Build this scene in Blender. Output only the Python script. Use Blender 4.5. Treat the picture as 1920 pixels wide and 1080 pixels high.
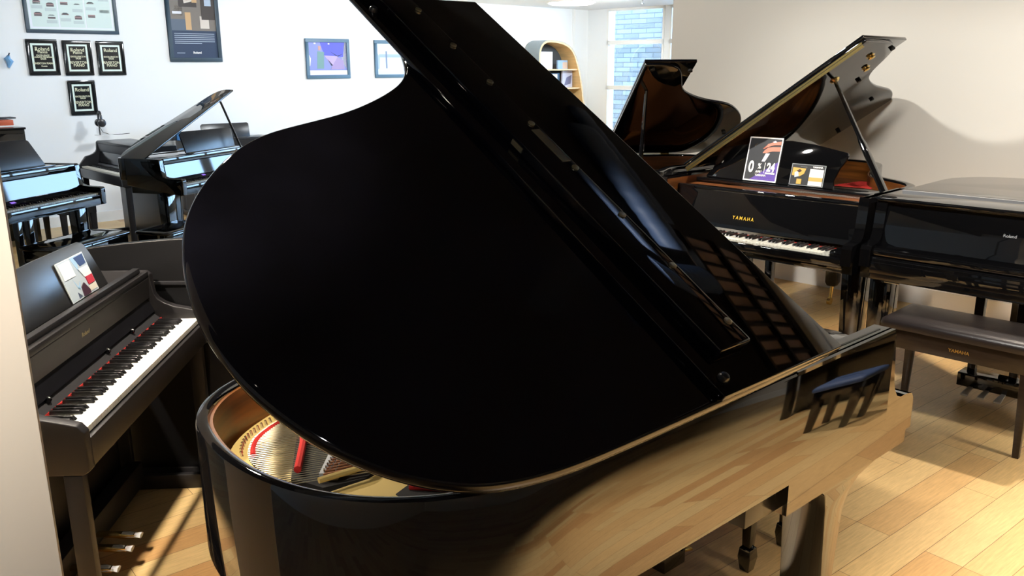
import bpy, bmesh, math, random
from mathutils import Vector, Matrix, noise
from math import sin, cos, tan, pi, radians as rad

for o in list(bpy.data.objects): bpy.data.objects.remove(o)
SC = bpy.context.scene
COL = SC.collection

# ------------------------------------------------------------------ camera
H = 1.64
cam_d = bpy.data.cameras.new('camera'); cam = bpy.data.objects.new('camera', cam_d); COL.objects.link(cam)
cam_d.sensor_width = 36; cam_d.lens = 1588 / 1920 * 36; cam_d.clip_start = .05; cam_d.clip_end = 100
cam.location = (0, 0, H)
cam.rotation_euler = (Matrix.Rotation(rad(90 - 14.67), 3, 'X') @ Matrix.Rotation(rad(-.27), 3, 'Z')).to_euler()
SC.camera = cam
# ------------------------------------------------------------------ exposure, sky
SC.view_settings.view_transform = 'Standard'; SC.view_settings.look = 'None'
SC.view_settings.gamma = 1; SC.view_settings.exposure = 0; SC.view_settings.use_curve_mapping = False
w = bpy.data.worlds.new('sky'); SC.world = w; w.use_nodes = True
bg = w.node_tree.nodes['Background']; bg.inputs[0].default_value = (.42, .66, 1, 1); bg.inputs[1].default_value = 18.0

# room frame: U runs along the long left wall, V runs away along the right wall
YW = rad(45.63)
U = Vector((sin(YW), cos(YW), 0)); V = Vector((-cos(YW), sin(YW), 0)); Z = Vector((0, 0, 1))
def W(u, v, z=0): return U * u + V * v + Z * z
LWV, RWU, WWU, CZ, CN = 9.77, 6.086, 11.38, 2.545, 2.95

def spot(name, loc, tgt, power, ang=80, blend=.5, rad_=.05, col=(1, .80, .55)):
    l = bpy.data.lights.new(name, 'SPOT'); l.energy = power; l.spot_size = rad(ang); l.spot_blend = blend
    l.shadow_soft_size = rad_; l.color = col
    o = bpy.data.objects.new(name, l); COL.objects.link(o); o.location = loc
    o.rotation_euler = (Vector(tgt) - Vector(loc)).to_track_quat('-Z', 'Y').to_euler(); return o
def area(name, loc, tgt, sx, sy, power, col=(1, 1, 1), portal=False):
    l = bpy.data.lights.new(name, 'AREA'); l.shape = 'RECTANGLE'; l.size = sx; l.size_y = sy; l.energy = power; l.color = col
    l.cycles.is_portal = portal
    o = bpy.data.objects.new(name, l); COL.objects.link(o); o.location = loc
    o.rotation_euler = (Vector(tgt) - Vector(loc)).to_track_quat('-Z', 'Y').to_euler(); return o
WARM, NEU, COOL = (1, .88, .745), (1, .96, .89), (.90, .96, 1)
SPOTS = [((2.2, 1.0, 2.85), (2.3, 1.1, 0), 560, 78, WARM, .05), ((1.5, .9, 2.85), (1.7, 1.1, 0), 400, 60, WARM, .05), ((3.4, 1.9, 2.85), (3.3, 2.0, 0), 460, 75, WARM, .05),
         ((-.7, .5, 2.85), (-1.25, 2.6, .2), 420, 50, WARM, .05), ((-.95, 2.55, 2.85), (-1.0, 2.5, 0), 330, 52, WARM, .05), ((-2.3, 2.0, 2.85), (-1.1, 2.5, .5), 700, 65, WARM, .06), ((-1.7, 3.6, 2.85), (-.45, 1.7, .9), 170, 36, WARM, .06),
         (W(5.2, 1.0, 2.85), W(4.6, 1.0, 0), 460, 66, WARM, .05), (W(5.2, 2.6, 2.85), W(4.7, 2.5, 0), 460, 66, WARM, .05), (W(3.3, 3.6, 2.85), W(3.9, 3.2, 0), 260, 60, WARM, .05),
         (W(2.4, -1.2, 2.85), W(RWU, -.6, .9), 375, 74, NEU, .12), (W(2.4, 1.0, 2.85), W(RWU, 1.2, .9), 375, 74, NEU, .12), (W(2.4, 3.4, 2.85), W(RWU, 3.2, .9), 330, 74, NEU, .08),  # added fill: washers that only brighten the right wall, not track lamps
         (W(2.2, 6.9, 2.48), W(2.4, LWV, 1.2), 210, 105, COOL, .2), (W(4.6, 6.9, 2.48), W(4.8, LWV, 1.2), 270, 105, COOL, .2), (W(7.4, 7.2, 2.5), W(7.6, LWV, 1.2), 290, 130, COOL, .2), (W(9.6, 7.4, 2.5), W(9.9, LWV, 1.2), 240, 130, COOL, .2),  # added cool fill that lifts the long left wall, no fixtures there
         ((-.6, -1.6, 2.85), (-1.0, 1.0, 1.2), 165, 50, (1, .98, .95), .08)]  # added fill from behind the camera to brighten the pillar
for s_ in SPOTS: spot('track_or_fill_spot', s_[0], s_[1], s_[2], s_[3], col=s_[4], rad_=s_[5])
# daylight comes through the windows of the far right wall
area('window_daylight', W(WWU + .12, 6.2, 1.5), W(0, 6.2, 1.5), 6.2, 2.0, 10, portal=True)

# ------------------------------------------------------------------ materials
MATS = {}
def lin(c): return tuple(((x / 255) / 12.92 if x <= 10 else ((x / 255 + .055) / 1.055) ** 2.4) for x in c)
def mat(name, col, rough=.5, ior=1.45, metal=0, spec=None, emit=None, es=1, coat=0, bump=0, bscale=30, var=0, vscale=6, vstretch=(1, 1, 1), col2=None):
    if name in MATS: return MATS[name]
    m = bpy.data.materials.new(name); m.use_nodes = True; nt = m.node_tree; b = nt.nodes['Principled BSDF']
    c = tuple(col) + (1,)
    b.inputs['Base Color'].default_value = c; b.inputs['Roughness'].default_value = rough
    b.inputs['IOR'].default_value = ior; b.inputs['Metallic'].default_value = metal
    if coat: b.inputs['Coat Weight'].default_value = coat; b.inputs['Coat Roughness'].default_value = .03
    if emit: b.inputs['Emission Color'].default_value = tuple(emit) + (1,); b.inputs['Emission Strength'].default_value = es
    if bump or var:
        tc = nt.nodes.new('ShaderNodeTexCoord'); mp = nt.nodes.new('ShaderNodeMapping'); nt.links.new(tc.outputs['Object'], mp.inputs[0])
        mp.inputs['Scale'].default_value = vstretch
    if bump:
        nz = nt.nodes.new('ShaderNodeTexNoise'); nz.inputs['Scale'].default_value = bscale; nz.inputs['Detail'].default_value = 3
        bp = nt.nodes.new('ShaderNodeBump'); bp.inputs['Strength'].default_value = bump; bp.inputs['Distance'].default_value = .002
        nt.links.new(mp.outputs[0], nz.inputs['Vector']); nt.links.new(nz.outputs[0], bp.inputs['Height']); nt.links.new(bp.outputs[0], b.inputs['Normal'])
    if var:
        n2 = nt.nodes.new('ShaderNodeTexNoise'); n2.inputs['Scale'].default_value = vscale; n2.inputs['Detail'].default_value = 5
        mx = nt.nodes.new('ShaderNodeMix'); mx.data_type = 'RGBA'
        c2 = tuple(col2) if col2 else tuple(x * (1 - var) for x in col)
        mx.inputs[6].default_value = c; mx.inputs[7].default_value = c2 + (1,)
        rp = nt.nodes.new('ShaderNodeMapRange'); rp.inputs[1].default_value = .35; rp.inputs[2].default_value = .65
        nt.links.new(mp.outputs[0], n2.inputs['Vector']); nt.links.new(n2.outputs[0], rp.inputs[0]); nt.links.new(rp.outputs[0], mx.inputs[0])
        nt.links.new(mx.outputs[2], b.inputs['Base Color'])
    MATS[name] = m; return m
def flat(r, g, b_, rough=.5): return mat('paint_%d_%d_%d' % (r, g, b_), lin((r, g, b_)), rough)

M = dict(
    black=mat('black_polish', (.0035, .0035, .004), .03, 1.75, bump=.012, bscale=3),
    near=mat('black_polish_deep', (.0035, .0035, .004), .025, 2.1, bump=.012, bscale=3),
    lid=mat('black_polish_worn', (.0012, .0012, .0017), .04, 1.6, var=.5, vscale=3.5, col2=(.0024, .0024, .0038)),
    satin=mat('black_satin', (.014, .013, .014), .42, 1.45, bump=.15, bscale=120, vstretch=(1, 12, 12)),
    dsatin=mat('dark_satin', (.02, .02, .022), .3, 1.5),
    brownblk=mat('brown_black_wood', (.025, .016, .013), .3, 1.5, var=.4, vscale=14, vstretch=(1, 8, 8)),
    leather=mat('dark_brown_leather', (.022, .017, .017), .34, 1.5, bump=.35, bscale=160),
    blackleather=mat('black_leather', (.01, .01, .011), .4, 1.5, bump=.3, bscale=160),
    ivory=mat('white_key', (.80, .78, .68), .22, 1.5),
    ebony=mat('black_key', (.008, .008, .009), .3, 1.5),
    red=mat('red_felt', (.45, .02, .015), .95, bump=.5, bscale=300),
    gold=mat('gold_plate_paint', (.62, .46, .16), .42, 1.5, metal=.25),
    bronze=mat('bronze_plate_paint', (.20, .066, .019), .4, 1.5, metal=.3),
    brass=mat('polished_brass', (.85, .62, .22), .22, metal=1),
    obrass=mat('pale_brass', (.72, .66, .45), .35, metal=1),
    steel=mat('steel', (.6, .6, .6), .25, metal=1),
    copper=mat('copper_string', (.42, .19, .10), .35, metal=1),
    string=mat('steel_string', (.55, .50, .36), .35, metal=.8),
    spruce=mat('spruce_board', (.62, .50, .24), .5, var=.25, vscale=20, vstretch=(1, 10, 1)),
    mahog=mat('brown_inner_rim', (.20, .068, .013), .33, 1.5, var=.55, vscale=5, vstretch=(.5, .5, 9)),
    dark=mat('soft_black', (.008, .007, .006), .8),
    greyfelt=mat('grey_bridge', (.26, .27, .27), .6),
    wallL=mat('white_wall_paint', (.83, .84, .84), .7, bump=.05, bscale=60),
    wallR=mat('warm_white_wall_paint', (.72, .69, .63), .7, bump=.06, bscale=60),
    trim=mat('white_trim', (.84, .83, .80), .4),
    ceil=mat('white_ceiling', (.82, .82, .82), .8),
    ceilD=mat('dark_ceiling', (.012, .012, .014), .9),
    pillar=mat('beige_pillar', (.56, .52, .455), .65, bump=.05, bscale=40),
    maple=mat('light_birch', (.78, .52, .24), .4, var=.15, vscale=5, vstretch=(1, 1, 8)),
    shelfgrey=mat('grey_laminate', (.20, .235, .245), .5),
    shelfback=mat('slate_grey_back', (.07, .085, .10), .6),
    blueframe=mat('dark_blue_frame', (.035, .06, .085), .4),
    plastic=mat('clear_plastic', (.75, .75, .75), .15, 1.45),
    silver=mat('satin_silver', (.55, .56, .58), .35, metal=.6),
    duct=mat('blue_insulation', (.03, .05, .10), .6, bump=1.0, bscale=9),
    purple=flat(104, 78, 170), white=flat(238, 238, 236),
    display=mat('lcd_display', (.25, .26, .27), .2),
)
def glass():
    m = bpy.data.materials.new('window_glass'); m.use_nodes = True; nt = m.node_tree; nt.nodes.remove(nt.nodes['Principled BSDF'])
    t = nt.nodes.new('ShaderNodeBsdfTransparent'); g = nt.nodes.new('ShaderNodeBsdfGlossy'); g.inputs['Roughness'].default_value = .02
    t.inputs[0].default_value = (.93, .96, .97, 1)
    f = nt.nodes.new('ShaderNodeFresnel'); f.inputs[0].default_value = 1.45; x = nt.nodes.new('ShaderNodeMixShader')
    nt.links.new(f.outputs[0], x.inputs[0]); nt.links.new(t.outputs[0], x.inputs[1]); nt.links.new(g.outputs[0], x.inputs[2])
    nt.links.new(x.outputs[0], nt.nodes['Material Output'].inputs[0]); return m
M['glass'] = glass()
def floor_mat():
    m = bpy.data.materials.new('bamboo_planks'); m.use_nodes = True; nt = m.node_tree; b = nt.nodes['Principled BSDF']; N = nt.nodes.new; L = nt.links.new
    tc = N('ShaderNodeTexCoord'); mp = N('ShaderNodeMapping'); mp.inputs['Rotation'].default_value = (0, 0, rad(-38.8)); L(tc.outputs['Object'], mp.inputs[0])
    br = N('ShaderNodeTexBrick'); br.offset = .37; br.offset_frequency = 3; br.inputs['Scale'].default_value = 1
    br.inputs['Brick Width'].default_value = .92; br.inputs['Row Height'].default_value = .127; br.inputs['Mortar Size'].default_value = .0011
    br.inputs['Mortar Smooth'].default_value = .1; br.inputs['Bias'].default_value = 0
    br.inputs['Color1'].default_value = (0, 0, 0, 1); br.inputs['Color2'].default_value = (1, 1, 1, 1); br.inputs['Mortar'].default_value = (.5, .5, .5, 1)
    L(mp.outputs[0], br.inputs['Vector'])
    rmp = N('ShaderNodeValToRGB'); e = rmp.color_ramp.elements
    e[0].position = 0; e[0].color = (.50, .27, .105, 1); e[1].position = 1; e[1].color = (.68, .46, .20, 1)
    for p, c in ((.22, (.60, .37, .15, 1)), (.5, (.64, .42, .18, 1)), (.75, (.66, .47, .215, 1))):
        x = rmp.color_ramp.elements.new(p); x.color = c
    L(br.outputs['Color'], rmp.inputs[0])
    m2 = N('ShaderNodeMapping'); m2.inputs['Scale'].default_value = (5, 60, 5); L(mp.outputs[0], m2.inputs[0])
    nz = N('ShaderNodeTexNoise'); nz.inputs['Scale'].default_value = 2.2; nz.inputs['Detail'].default_value = 6; nz.inputs['Roughness'].default_value = .65; L(m2.outputs[0], nz.inputs['Vector'])
    mr = N('ShaderNodeMapRange'); mr.inputs[1].default_value = .3; mr.inputs[2].default_value = .7; mr.inputs[3].default_value = .80; mr.inputs[4].default_value = 1.12; L(nz.outputs[0], mr.inputs[0])
    mx = N('ShaderNodeMix'); mx.data_type = 'RGBA'; mx.blend_type = 'MULTIPLY'; mx.inputs[0].default_value = 1
    L(rmp.outputs[0], mx.inputs[6]); L(mr.outputs[0], mx.inputs[7])
    m3 = N('ShaderNodeMix'); m3.data_type = 'RGBA'; L(br.outputs['Fac'], m3.inputs[0]); L(mx.outputs[2], m3.inputs[6]); m3.inputs[7].default_value = (.16, .085, .03, 1)
    L(m3.outputs[2], b.inputs['Base Color']); b.inputs['Roughness'].default_value = .34
    bp = N('ShaderNodeBump'); bp.inputs['Strength'].default_value = .12; bp.inputs['Distance'].default_value = .001; L(nz.outputs[0], bp.inputs['Height']); L(bp.outputs[0], b.inputs['Normal'])
    return m
M['floor'] = floor_mat()
def stone_mat():
    m = bpy.data.materials.new('stone_cladding'); m.use_nodes = True; nt = m.node_tree; b = nt.nodes['Principled BSDF']; N = nt.nodes.new; L = nt.links.new
    tc = N('ShaderNodeTexCoord'); mp = N('ShaderNodeMapping'); L(tc.outputs['Object'], mp.inputs[0])
    cx = N('ShaderNodeSeparateXYZ'); cb = N('ShaderNodeCombineXYZ'); L(mp.outputs[0], cx.inputs[0]); L(cx.outputs[1], cb.inputs[0]); L(cx.outputs[2], cb.inputs[1])
    br = N('ShaderNodeTexBrick'); br.inputs['Scale'].default_value = 1; br.inputs['Brick Width'].default_value = .34; br.inputs['Row Height'].default_value = .085; br.inputs['Mortar Size'].default_value = .007
    br.inputs['Color1'].default_value = (.095, .092, .09, 1); br.inputs['Color2'].default_value = (.155, .15, .145, 1); br.inputs['Mortar'].default_value = (.05, .05, .05, 1)
    L(cb.outputs[0], br.inputs['Vector']); L(br.outputs['Color'], b.inputs['Base Color']); b.inputs['Roughness'].default_value = .85
    return m
M['stone'] = stone_mat()

# ------------------------------------------------------------------ mesh helpers
class MB:
    def __init__(s): s.v = []; s.f = []; s.m = []; s.mi = 0
    def add(s, vs, fs):
        n = len(s.v); s.v += [tuple(v) for v in vs]
        for f in fs: s.f.append([i + n for i in f]); s.m.append(s.mi)
        return s
    def box(s, x0, x1, y0, y1, z0, z1):
        return s.add([(x0, y0, z0), (x1, y0, z0), (x1, y1, z0), (x0, y1, z0), (x0, y0, z1), (x1, y0, z1), (x1, y1, z1), (x0, y1, z1)],
                     [(0, 3, 2, 1), (4, 5, 6, 7), (0, 1, 5, 4), (1, 2, 6, 5), (2, 3, 7, 6), (3, 0, 4, 7)])
    def loft(s, rings, cap=True):           # rings: lists of points, equal counts
        n = len(rings[0]); vs = [p for r in rings for p in r]; fs = []
        for i in range(len(rings) - 1):
            for j in range(n): k = (j + 1) % n; fs.append((i * n + j, i * n + k, (i + 1) * n + k, (i + 1) * n + j))
        if cap: fs += [tuple(reversed(range(n))), tuple((len(rings) - 1) * n + j for j in range(n))]
        return s.add(vs, fs)
    def prism(s, poly, f, a, b):            # poly 2D, f(u,v,w)->point
        return s.loft([[f(u, v, a) for u, v in poly], [f(u, v, b) for u, v in poly]])
    def taper(s, c0, r0, c1, r1):           # square post between two centres, half sizes (rx,ry)
        q = lambda c, r: [(c[0] - r[0], c[1] - r[1], c[2]), (c[0] + r[0], c[1] - r[1], c[2]), (c[0] + r[0], c[1] + r[1], c[2]), (c[0] - r[0], c[1] + r[1], c[2])]
        return s.loft([q(c0, r0), q(c1, r1)])
    def tube(s, pts, r, n=8, cap=True):
        pts = [Vector(p) for p in pts]; rings = []
        for i, p in enumerate(pts):
            d = (pts[min(i + 1, len(pts) - 1)] - pts[max(i - 1, 0)]).normalized()
            a = d.cross(Z if abs(d.z) < .9 else Vector((1, 0, 0))).normalized(); b = d.cross(a)
            rr = r[i] if isinstance(r, (list, tuple)) else r
            rings.append([p + a * (rr * cos(2 * pi * j / n)) + b * (rr * sin(2 * pi * j / n)) for j in range(n)])
        return s.loft(rings, cap)
    def lathe(s, prof, c=(0, 0, 0), ax='z', n=16):
        rings = []
        for r, h in prof:
            if ax == 'z': rings.append([(c[0] + r * cos(2 * pi * j / n), c[1] + r * sin(2 * pi * j / n), c[2] + h) for j in range(n)])
            elif ax == 'x': rings.append([(c[0] + h, c[1] + r * cos(2 * pi * j / n), c[2] + r * sin(2 * pi * j / n)) for j in range(n)])
            else: rings.append([(c[0] + r * cos(2 * pi * j / n), c[1] + h, c[2] + r * sin(2 * pi * j / n)) for j in range(n)])
        return s.loft(rings)
    def strip(s, quad):                      # one quad
        return s.add(quad, [(0, 1, 2, 3)])
XZ = lambda u, v, w: (u, w, v)
XY = lambda u, v, w: (u, v, w)
YZ = lambda u, v, w: (w, u, v)

def build(name, mb, mats, parent=None, bevel=0, segs=2, smooth=35, M4=None):
    me = bpy.data.meshes.new(name); me.from_pydata(mb.v, [], mb.f); me.validate()
    if not isinstance(mats, (list, tuple)): mats = [mats]
    for m in mats: me.materials.append(m)
    if len(mats) > 1 and len(me.polygons) == len(mb.m):
        for p, i in zip(me.polygons, mb.m): p.material_index = i
    bm = bmesh.new(); bm.from_mesh(me); bmesh.ops.recalc_face_normals(bm, faces=bm.faces)
    if bevel:
        bmesh.ops.remove_doubles(bm, verts=bm.verts, dist=1e-5)
        es = [e for e in bm.edges if len(e.link_faces) == 2 and e.calc_face_angle(0) > rad(28)]
        bmesh.ops.bevel(bm, geom=es, offset=bevel, segments=segs, profile=.5, affect='EDGES', clamp_overlap=True)
    bm.to_mesh(me); bm.free()
    if smooth:
        me.shade_smooth(); me.set_sharp_from_angle(angle=rad(smooth))
    o = bpy.data.objects.new(name, me); COL.objects.link(o)
    if parent: o.parent = parent
    if M4 is not None: o.matrix_local = M4
    return o
def tag(o, label, cat=None, group=None, kind=None):
    if label: o['label'] = label
    if cat: o['category'] = cat
    if group: o['group'] = group
    if kind: o['kind'] = kind
    return o
def frame(origin, xdir, zdir=Z):
    x = Vector(xdir).normalized(); z = Vector(zdir).normalized(); y = z.cross(x).normalized(); z = x.cross(y)
    m = Matrix((x, y, z)).transposed().to_4x4(); m.translation = Vector(origin); return m
def root(name, m4, label, cat, group=None):
    o = bpy.data.objects.new(name, None); COL.objects.link(o); o.empty_display_size = .1; o.matrix_local = m4
    return tag(o, label, cat, group)
def struct(name, mb, m, **k):
    o = build(name, mb, m, **k); o['kind'] = 'structure'; return o
def catmull(pts, n=6, sm=0):
    out = []
    P = [Vector((p[0], p[1])) for p in pts]
    for i in range(len(P) - 1):
        p0 = P[max(i - 1, 0)]; p1 = P[i]; p2 = P[i + 1]; p3 = P[min(i + 2, len(P) - 1)]
        for k in range(n):
            t = k / n; out.append(.5 * ((2 * p1) + (-p0 + p2) * t + (2 * p0 - 5 * p1 + 4 * p2 - p3) * t * t + (-p0 + 3 * p1 - 3 * p2 + p3) * t ** 3))
    out.append(P[-1])
    for _ in range(sm):
        out = [out[0]] + [(out[i - 1] + out[i] * 2 + out[i + 1]) / 4 for i in range(1, len(out) - 1)] + [out[-1]]
    return [(p.x, p.y) for p in out]
def offset(path, d):                          # left-hand offset of an open 2D path
    out = []
    for i, p in enumerate(path):
        a = Vector(path[max(i - 1, 0)]); b = Vector(path[min(i + 1, len(path) - 1)]); t = (b - a).normalized()
        out.append((p[0] + t.y * d, p[1] - t.x * d))
    return out
def text_mesh(s, size, ext=.0006, bold=0, align='CENTER', sx=1):
    c = bpy.data.curves.new('t', 'FONT'); c.body = s; c.size = size; c.extrude = ext; c.offset = bold; c.align_x = align; c.resolution_u = 3
    o = bpy.data.objects.new('t', c); COL.objects.link(o); bpy.context.view_layer.update()
    me = bpy.data.meshes.new_from_object(o.evaluated_get(bpy.context.evaluated_depsgraph_get()))
    vs = [(v.co.x * sx, v.co.y, v.co.z) for v in me.vertices]; fs = [list(p.vertices) for p in me.polygons]
    bpy.data.objects.remove(o); bpy.data.curves.remove(c); bpy.data.meshes.remove(me); return vs, fs
def art(mb, f, items, eps=.0006):
    """items: (mat_index, 'r', x0,y0,x1,y1) rect | (mi,'p',[pts]) | (mi,'t',string,x,y,size,bold,sx) laid on a plane, f(x,y,h)->point"""
    for k, it in enumerate(items):
        mb.mi = it[0]; h = eps * (k % 7 + 1)
        if it[1] == 'r':
            x0, y0, x1, y1 = it[2:6]; mb.prism([(x0, y0), (x1, y0), (x1, y1), (x0, y1)], f, 0, h)
        elif it[1] == 'p': mb.prism(it[2], f, 0, h)
        elif it[1] == 't':
            vs, fs = text_mesh(it[2], it[5], .0004, it[6] if len(it) > 6 else 0, 'CENTER', it[7] if len(it) > 7 else 1)
            mb.add([f(v[0] + it[3], v[1] + it[4], v[2] + eps * 7) for v in vs], fs)
    mb.mi = 0

# ------------------------------------------------------------------ the room
FR = frame((0, 0, 0), U)                     # local x=U, y=V
mb = MB().box(-4, 14, -6, 12, -.1, 0); o = struct('floor', mb, M['floor'], smooth=0)
# the floor mesh stays in world axes, turned with the room
o.data.transform(FR)
def sbox(name, u0, u1, v0, v1, z0, z1, m, kind=True):
    mb = MB().box(u0, u1, v0, v1, z0, z1); o = build(name, mb, m, smooth=0, M4=FR)
    if kind: o['kind'] = 'structure'
    return o
sbox('wall_left', -4, WWU + .3, LWV, LWV + .15, 0, CN, M['wallL'])
sbox('wall_right', RWU, RWU + .15, -6, 4.307, 0, CN, M['wallR'])
sbox('wall_back', -4, -3.85, -6, LWV, 0, CN, M['wallR'])
sbox('wall_front', -4, RWU, -6.1, -5.95, 0, CN, M['wallR'])
sbox('wall_side', RWU, WWU + .3, -2.15, -2.0, 0, CN, M['wallL'])
# window wall with openings
mb = MB()
mb.box(WWU, WWU + .2, 9.35, LWV, 0, CN); mb.box(WWU, WWU + .2, -2, 9.35, 0, .55); mb.box(WWU, WWU + .2, -2, 9.35, CZ, CN)
for a, b in ((-2, 1.8), (3.8, 3.9), (5.9, 6.0), (8.1, 8.2)): mb.box(WWU, WWU + .2, a, b, .55, CZ)
o = build('wall_far', mb, M['wallL'], smooth=0, M4=FR); o['kind'] = 'structure'
WN = [(8.2, 9.35), (6.0, 8.1), (3.9, 5.9), (1.8, 3.8)]
for i, (a, b) in enumerate(WN):
    mb = MB(); t = .035
    mb.box(WWU - .01, WWU + .09, a, a + t, .55, CZ); mb.box(WWU - .01, WWU + .09, b - t, b, .55, CZ)
    for z in (.55, 1.2545, 1.976, CZ - .04): mb.box(WWU - .01, WWU + .09, a, b, z, z + (.067 if 1 < z < 2.2 else .05))
    f = build('window_%d' % (i + 1), mb, M['trim'], smooth=0, M4=FR); f['kind'] = 'structure'
    g = build('pane', MB().box(WWU + .04, WWU + .045, a + .02, b - .02, .56, CZ - .01), M['glass'], parent=f, smooth=0)
sbox('trim_1', WWU - .05, WWU, 8.2, 9.35, .52, .555, M['trim'])
# far white ceiling and the dark open ceiling over the front of the shop
def cbox(name, poly, z0, z1, m):
    mb = MB().prism(poly, XY, z0, z1); o = build(name, mb, m, smooth=0, M4=FR); o['kind'] = 'structure'; return o
cbox('ceiling', [(-4, 4.3), (WWU + .2, 4.3), (WWU + .2, LWV + .1), (-4, LWV + .1)], CZ, CZ + .06, M['ceil'])
sbox('trim_2', RWU, WWU + .2, -2, 4.3, CZ, CZ + .06, M['ceil'])
cbox('ceiling_dark', [(-4, -6), (RWU + .2, -6), (RWU + .2, 4.4), (-4, 4.4)], CN, CN + .06, M['ceilD'])
sbox('trim_5', -4, RWU, 4.24, 4.3, CZ, CN, M['ceilD'])
sbox('wall_soffit', RWU + .15, WWU + .2, 4.24, 4.3, CZ + .06, CN, M['wallL'])
sbox('baseboard_right', RWU - .014, RWU, -5.9, 4.307, 0, .12, M['trim'])
sbox('baseboard_left', -3.8, WWU, LWV - .014, LWV, 0, .11, M['trim'])
sbox('trim_3', RWU + .15, RWU + .165, -2, 4.3, 0, .12, M['trim'])
sbox('trim_4', 10.98, 11.02, LWV - .03, LWV, 0, CZ, M['trim'])
# pillar close to the camera, at the left edge
mb = MB().prism([(-1.6, 1.15), (-.692, 1.15), (-.86, 1.43), (-1.6, 1.43)], XY, 0, CN); struct('wall_pillar', mb, M['pillar'], bevel=.01)
# things on the dark open ceiling: a boarded bay with joists and a quilted duct
pk = mat('raw_boards', (.55, .40, .33), .7, var=.3, vscale=2)
sbox('ceiling_boards', 3.98, 5.6, -1.2, 1.15, CN - .02, CN, pk)
for k in range(14):
    v = -1.0 + k * .155
    sbox('ceiling_joist', 3.98, 5.6, v, v + .035, CN - .10, CN - .02, M['ceilD'])
for u in (3.96, 4.72, 5.55): sbox('ceiling_beam', u, u + .07, -1.2, 1.2, CN - .14, CN - .02, M['ceilD'])
dm = mat('quilted_duct_wrap', (.06, .10, .20), .55, bump=1, bscale=5)
for k, (p, q, r) in enumerate((((3.52, .98), (3.52, 2.1), .15), ((3.82, 1.25), (3.82, 2.4), .10), ((3.1, .70), (3.84, .70), .12))):
    n = 24; pts = [W(p[0] + (q[0] - p[0]) * i / n, p[1] + (q[1] - p[1]) * i / n, CN - r - .02) for i in range(n + 1)]
    tag(build('air_duct', MB().tube(pts, [r * (1 + .08 * abs(sin(i * 1.05))) for i in range(n + 1)], 20), dm), ['quilted blue air duct under the dark ceiling, the widest', 'narrow quilted blue air duct beside the boarded ceiling bay', 'short blue quilted duct crossing below the dark ceiling'][k], 'duct')
# stone cladding outside
o = build('exterior_wall', MB().box(12.9, 13.1, 8.9, 12.2, -.2, 3.6), M['stone'], smooth=0, M4=FR); o['kind'] = 'structure'
sbox('exterior_ground', WWU + .2, 20, -8, 14, -.2, -.02, flat(70, 72, 70))
# round flush ceiling lights
mL = mat('lamp_lens', (1, 1, 1), .5, emit=(1, .97, .92), es=9)
for k, (u, v) in enumerate(((9.79, 8.74),)):
    t = root('ceiling_light', frame(W(u, v, CZ), U), 'round flush ceiling light glowing above the curved birch bookcase' if k == 0 else 'round flush ceiling light out of view over the far room, number apart by place', 'ceiling light', 'round ceiling lights')
    build('lens', MB().lathe([(.30, -.03), (.33, -.02), (.33, -.006)], n=32), mL, t)
    build('trim_ring', MB().lathe([(.33, -.012), (.36, -.012), (.36, 0), (.33, 0)], n=32), M['trim'], t)
mb = MB().tube([(0, 0, 0), (0, 0, -.05)], .012); mb.lathe([(.03, -.05), (.03, -.056)], n=12)
tag(build('sprinkler_head', mb, M['steel'], M4=frame(W(10.2, 7.75, CZ), U)), 'small sprinkler head under white ceiling in front of the window', 'sprinkler')

# ------------------------------------------------------------------ piano parts
wk_mesh = {}
def keyboard(parent, length, wl, z, x0, y0, red=True):
    """keys in parent frame: x toward player (front at x0), y from bass y0 to y0+length, top at z"""
    ww = length / 52
    mb = MB().box(-wl, 0, .0007, ww - .0007, -.018, 0)
    w0 = build('white_key', mb, M['ivory'], parent, bevel=.0008, segs=1); w0.location = (x0, y0, z)
    for i in range(1, 52):
        o = w0.copy(); COL.objects.link(o); o.parent = parent; o.location = (x0, y0 + i * ww, z)
    bh = .012; bl = wl * .64
    mb = MB().loft([[(-wl, -.3 * ww, 0), (-wl + bl, -.3 * ww, 0), (-wl + bl, .3 * ww, 0), (-wl, .3 * ww, 0)],
                    [(-wl, -.22 * ww, bh), (-wl + bl - .008, -.22 * ww, bh), (-wl + bl - .008, .22 * ww, bh), (-wl, .22 * ww, bh)]])
    b0 = None
    for i in range(51):
        if i == 0 or (i - 2) % 7 in (0, 1, 3, 4, 5):  # A#; C# D# F# G# A#
            y = y0 + (i + 1) * ww
            if b0 is None: b0 = build('black_key', mb, M['ebony'], parent, bevel=.001, segs=1); o = b0
            else: o = b0.copy(); COL.objects.link(o); o.parent = parent
            o.location = (x0, y, z)
    if red: build('key_felt', MB().box(x0 - wl - .004, x0 - wl, y0, y0 + length, z - .002, z + (.0075 if red == 2 else .004)), M['red'], parent, smooth=0)

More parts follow.
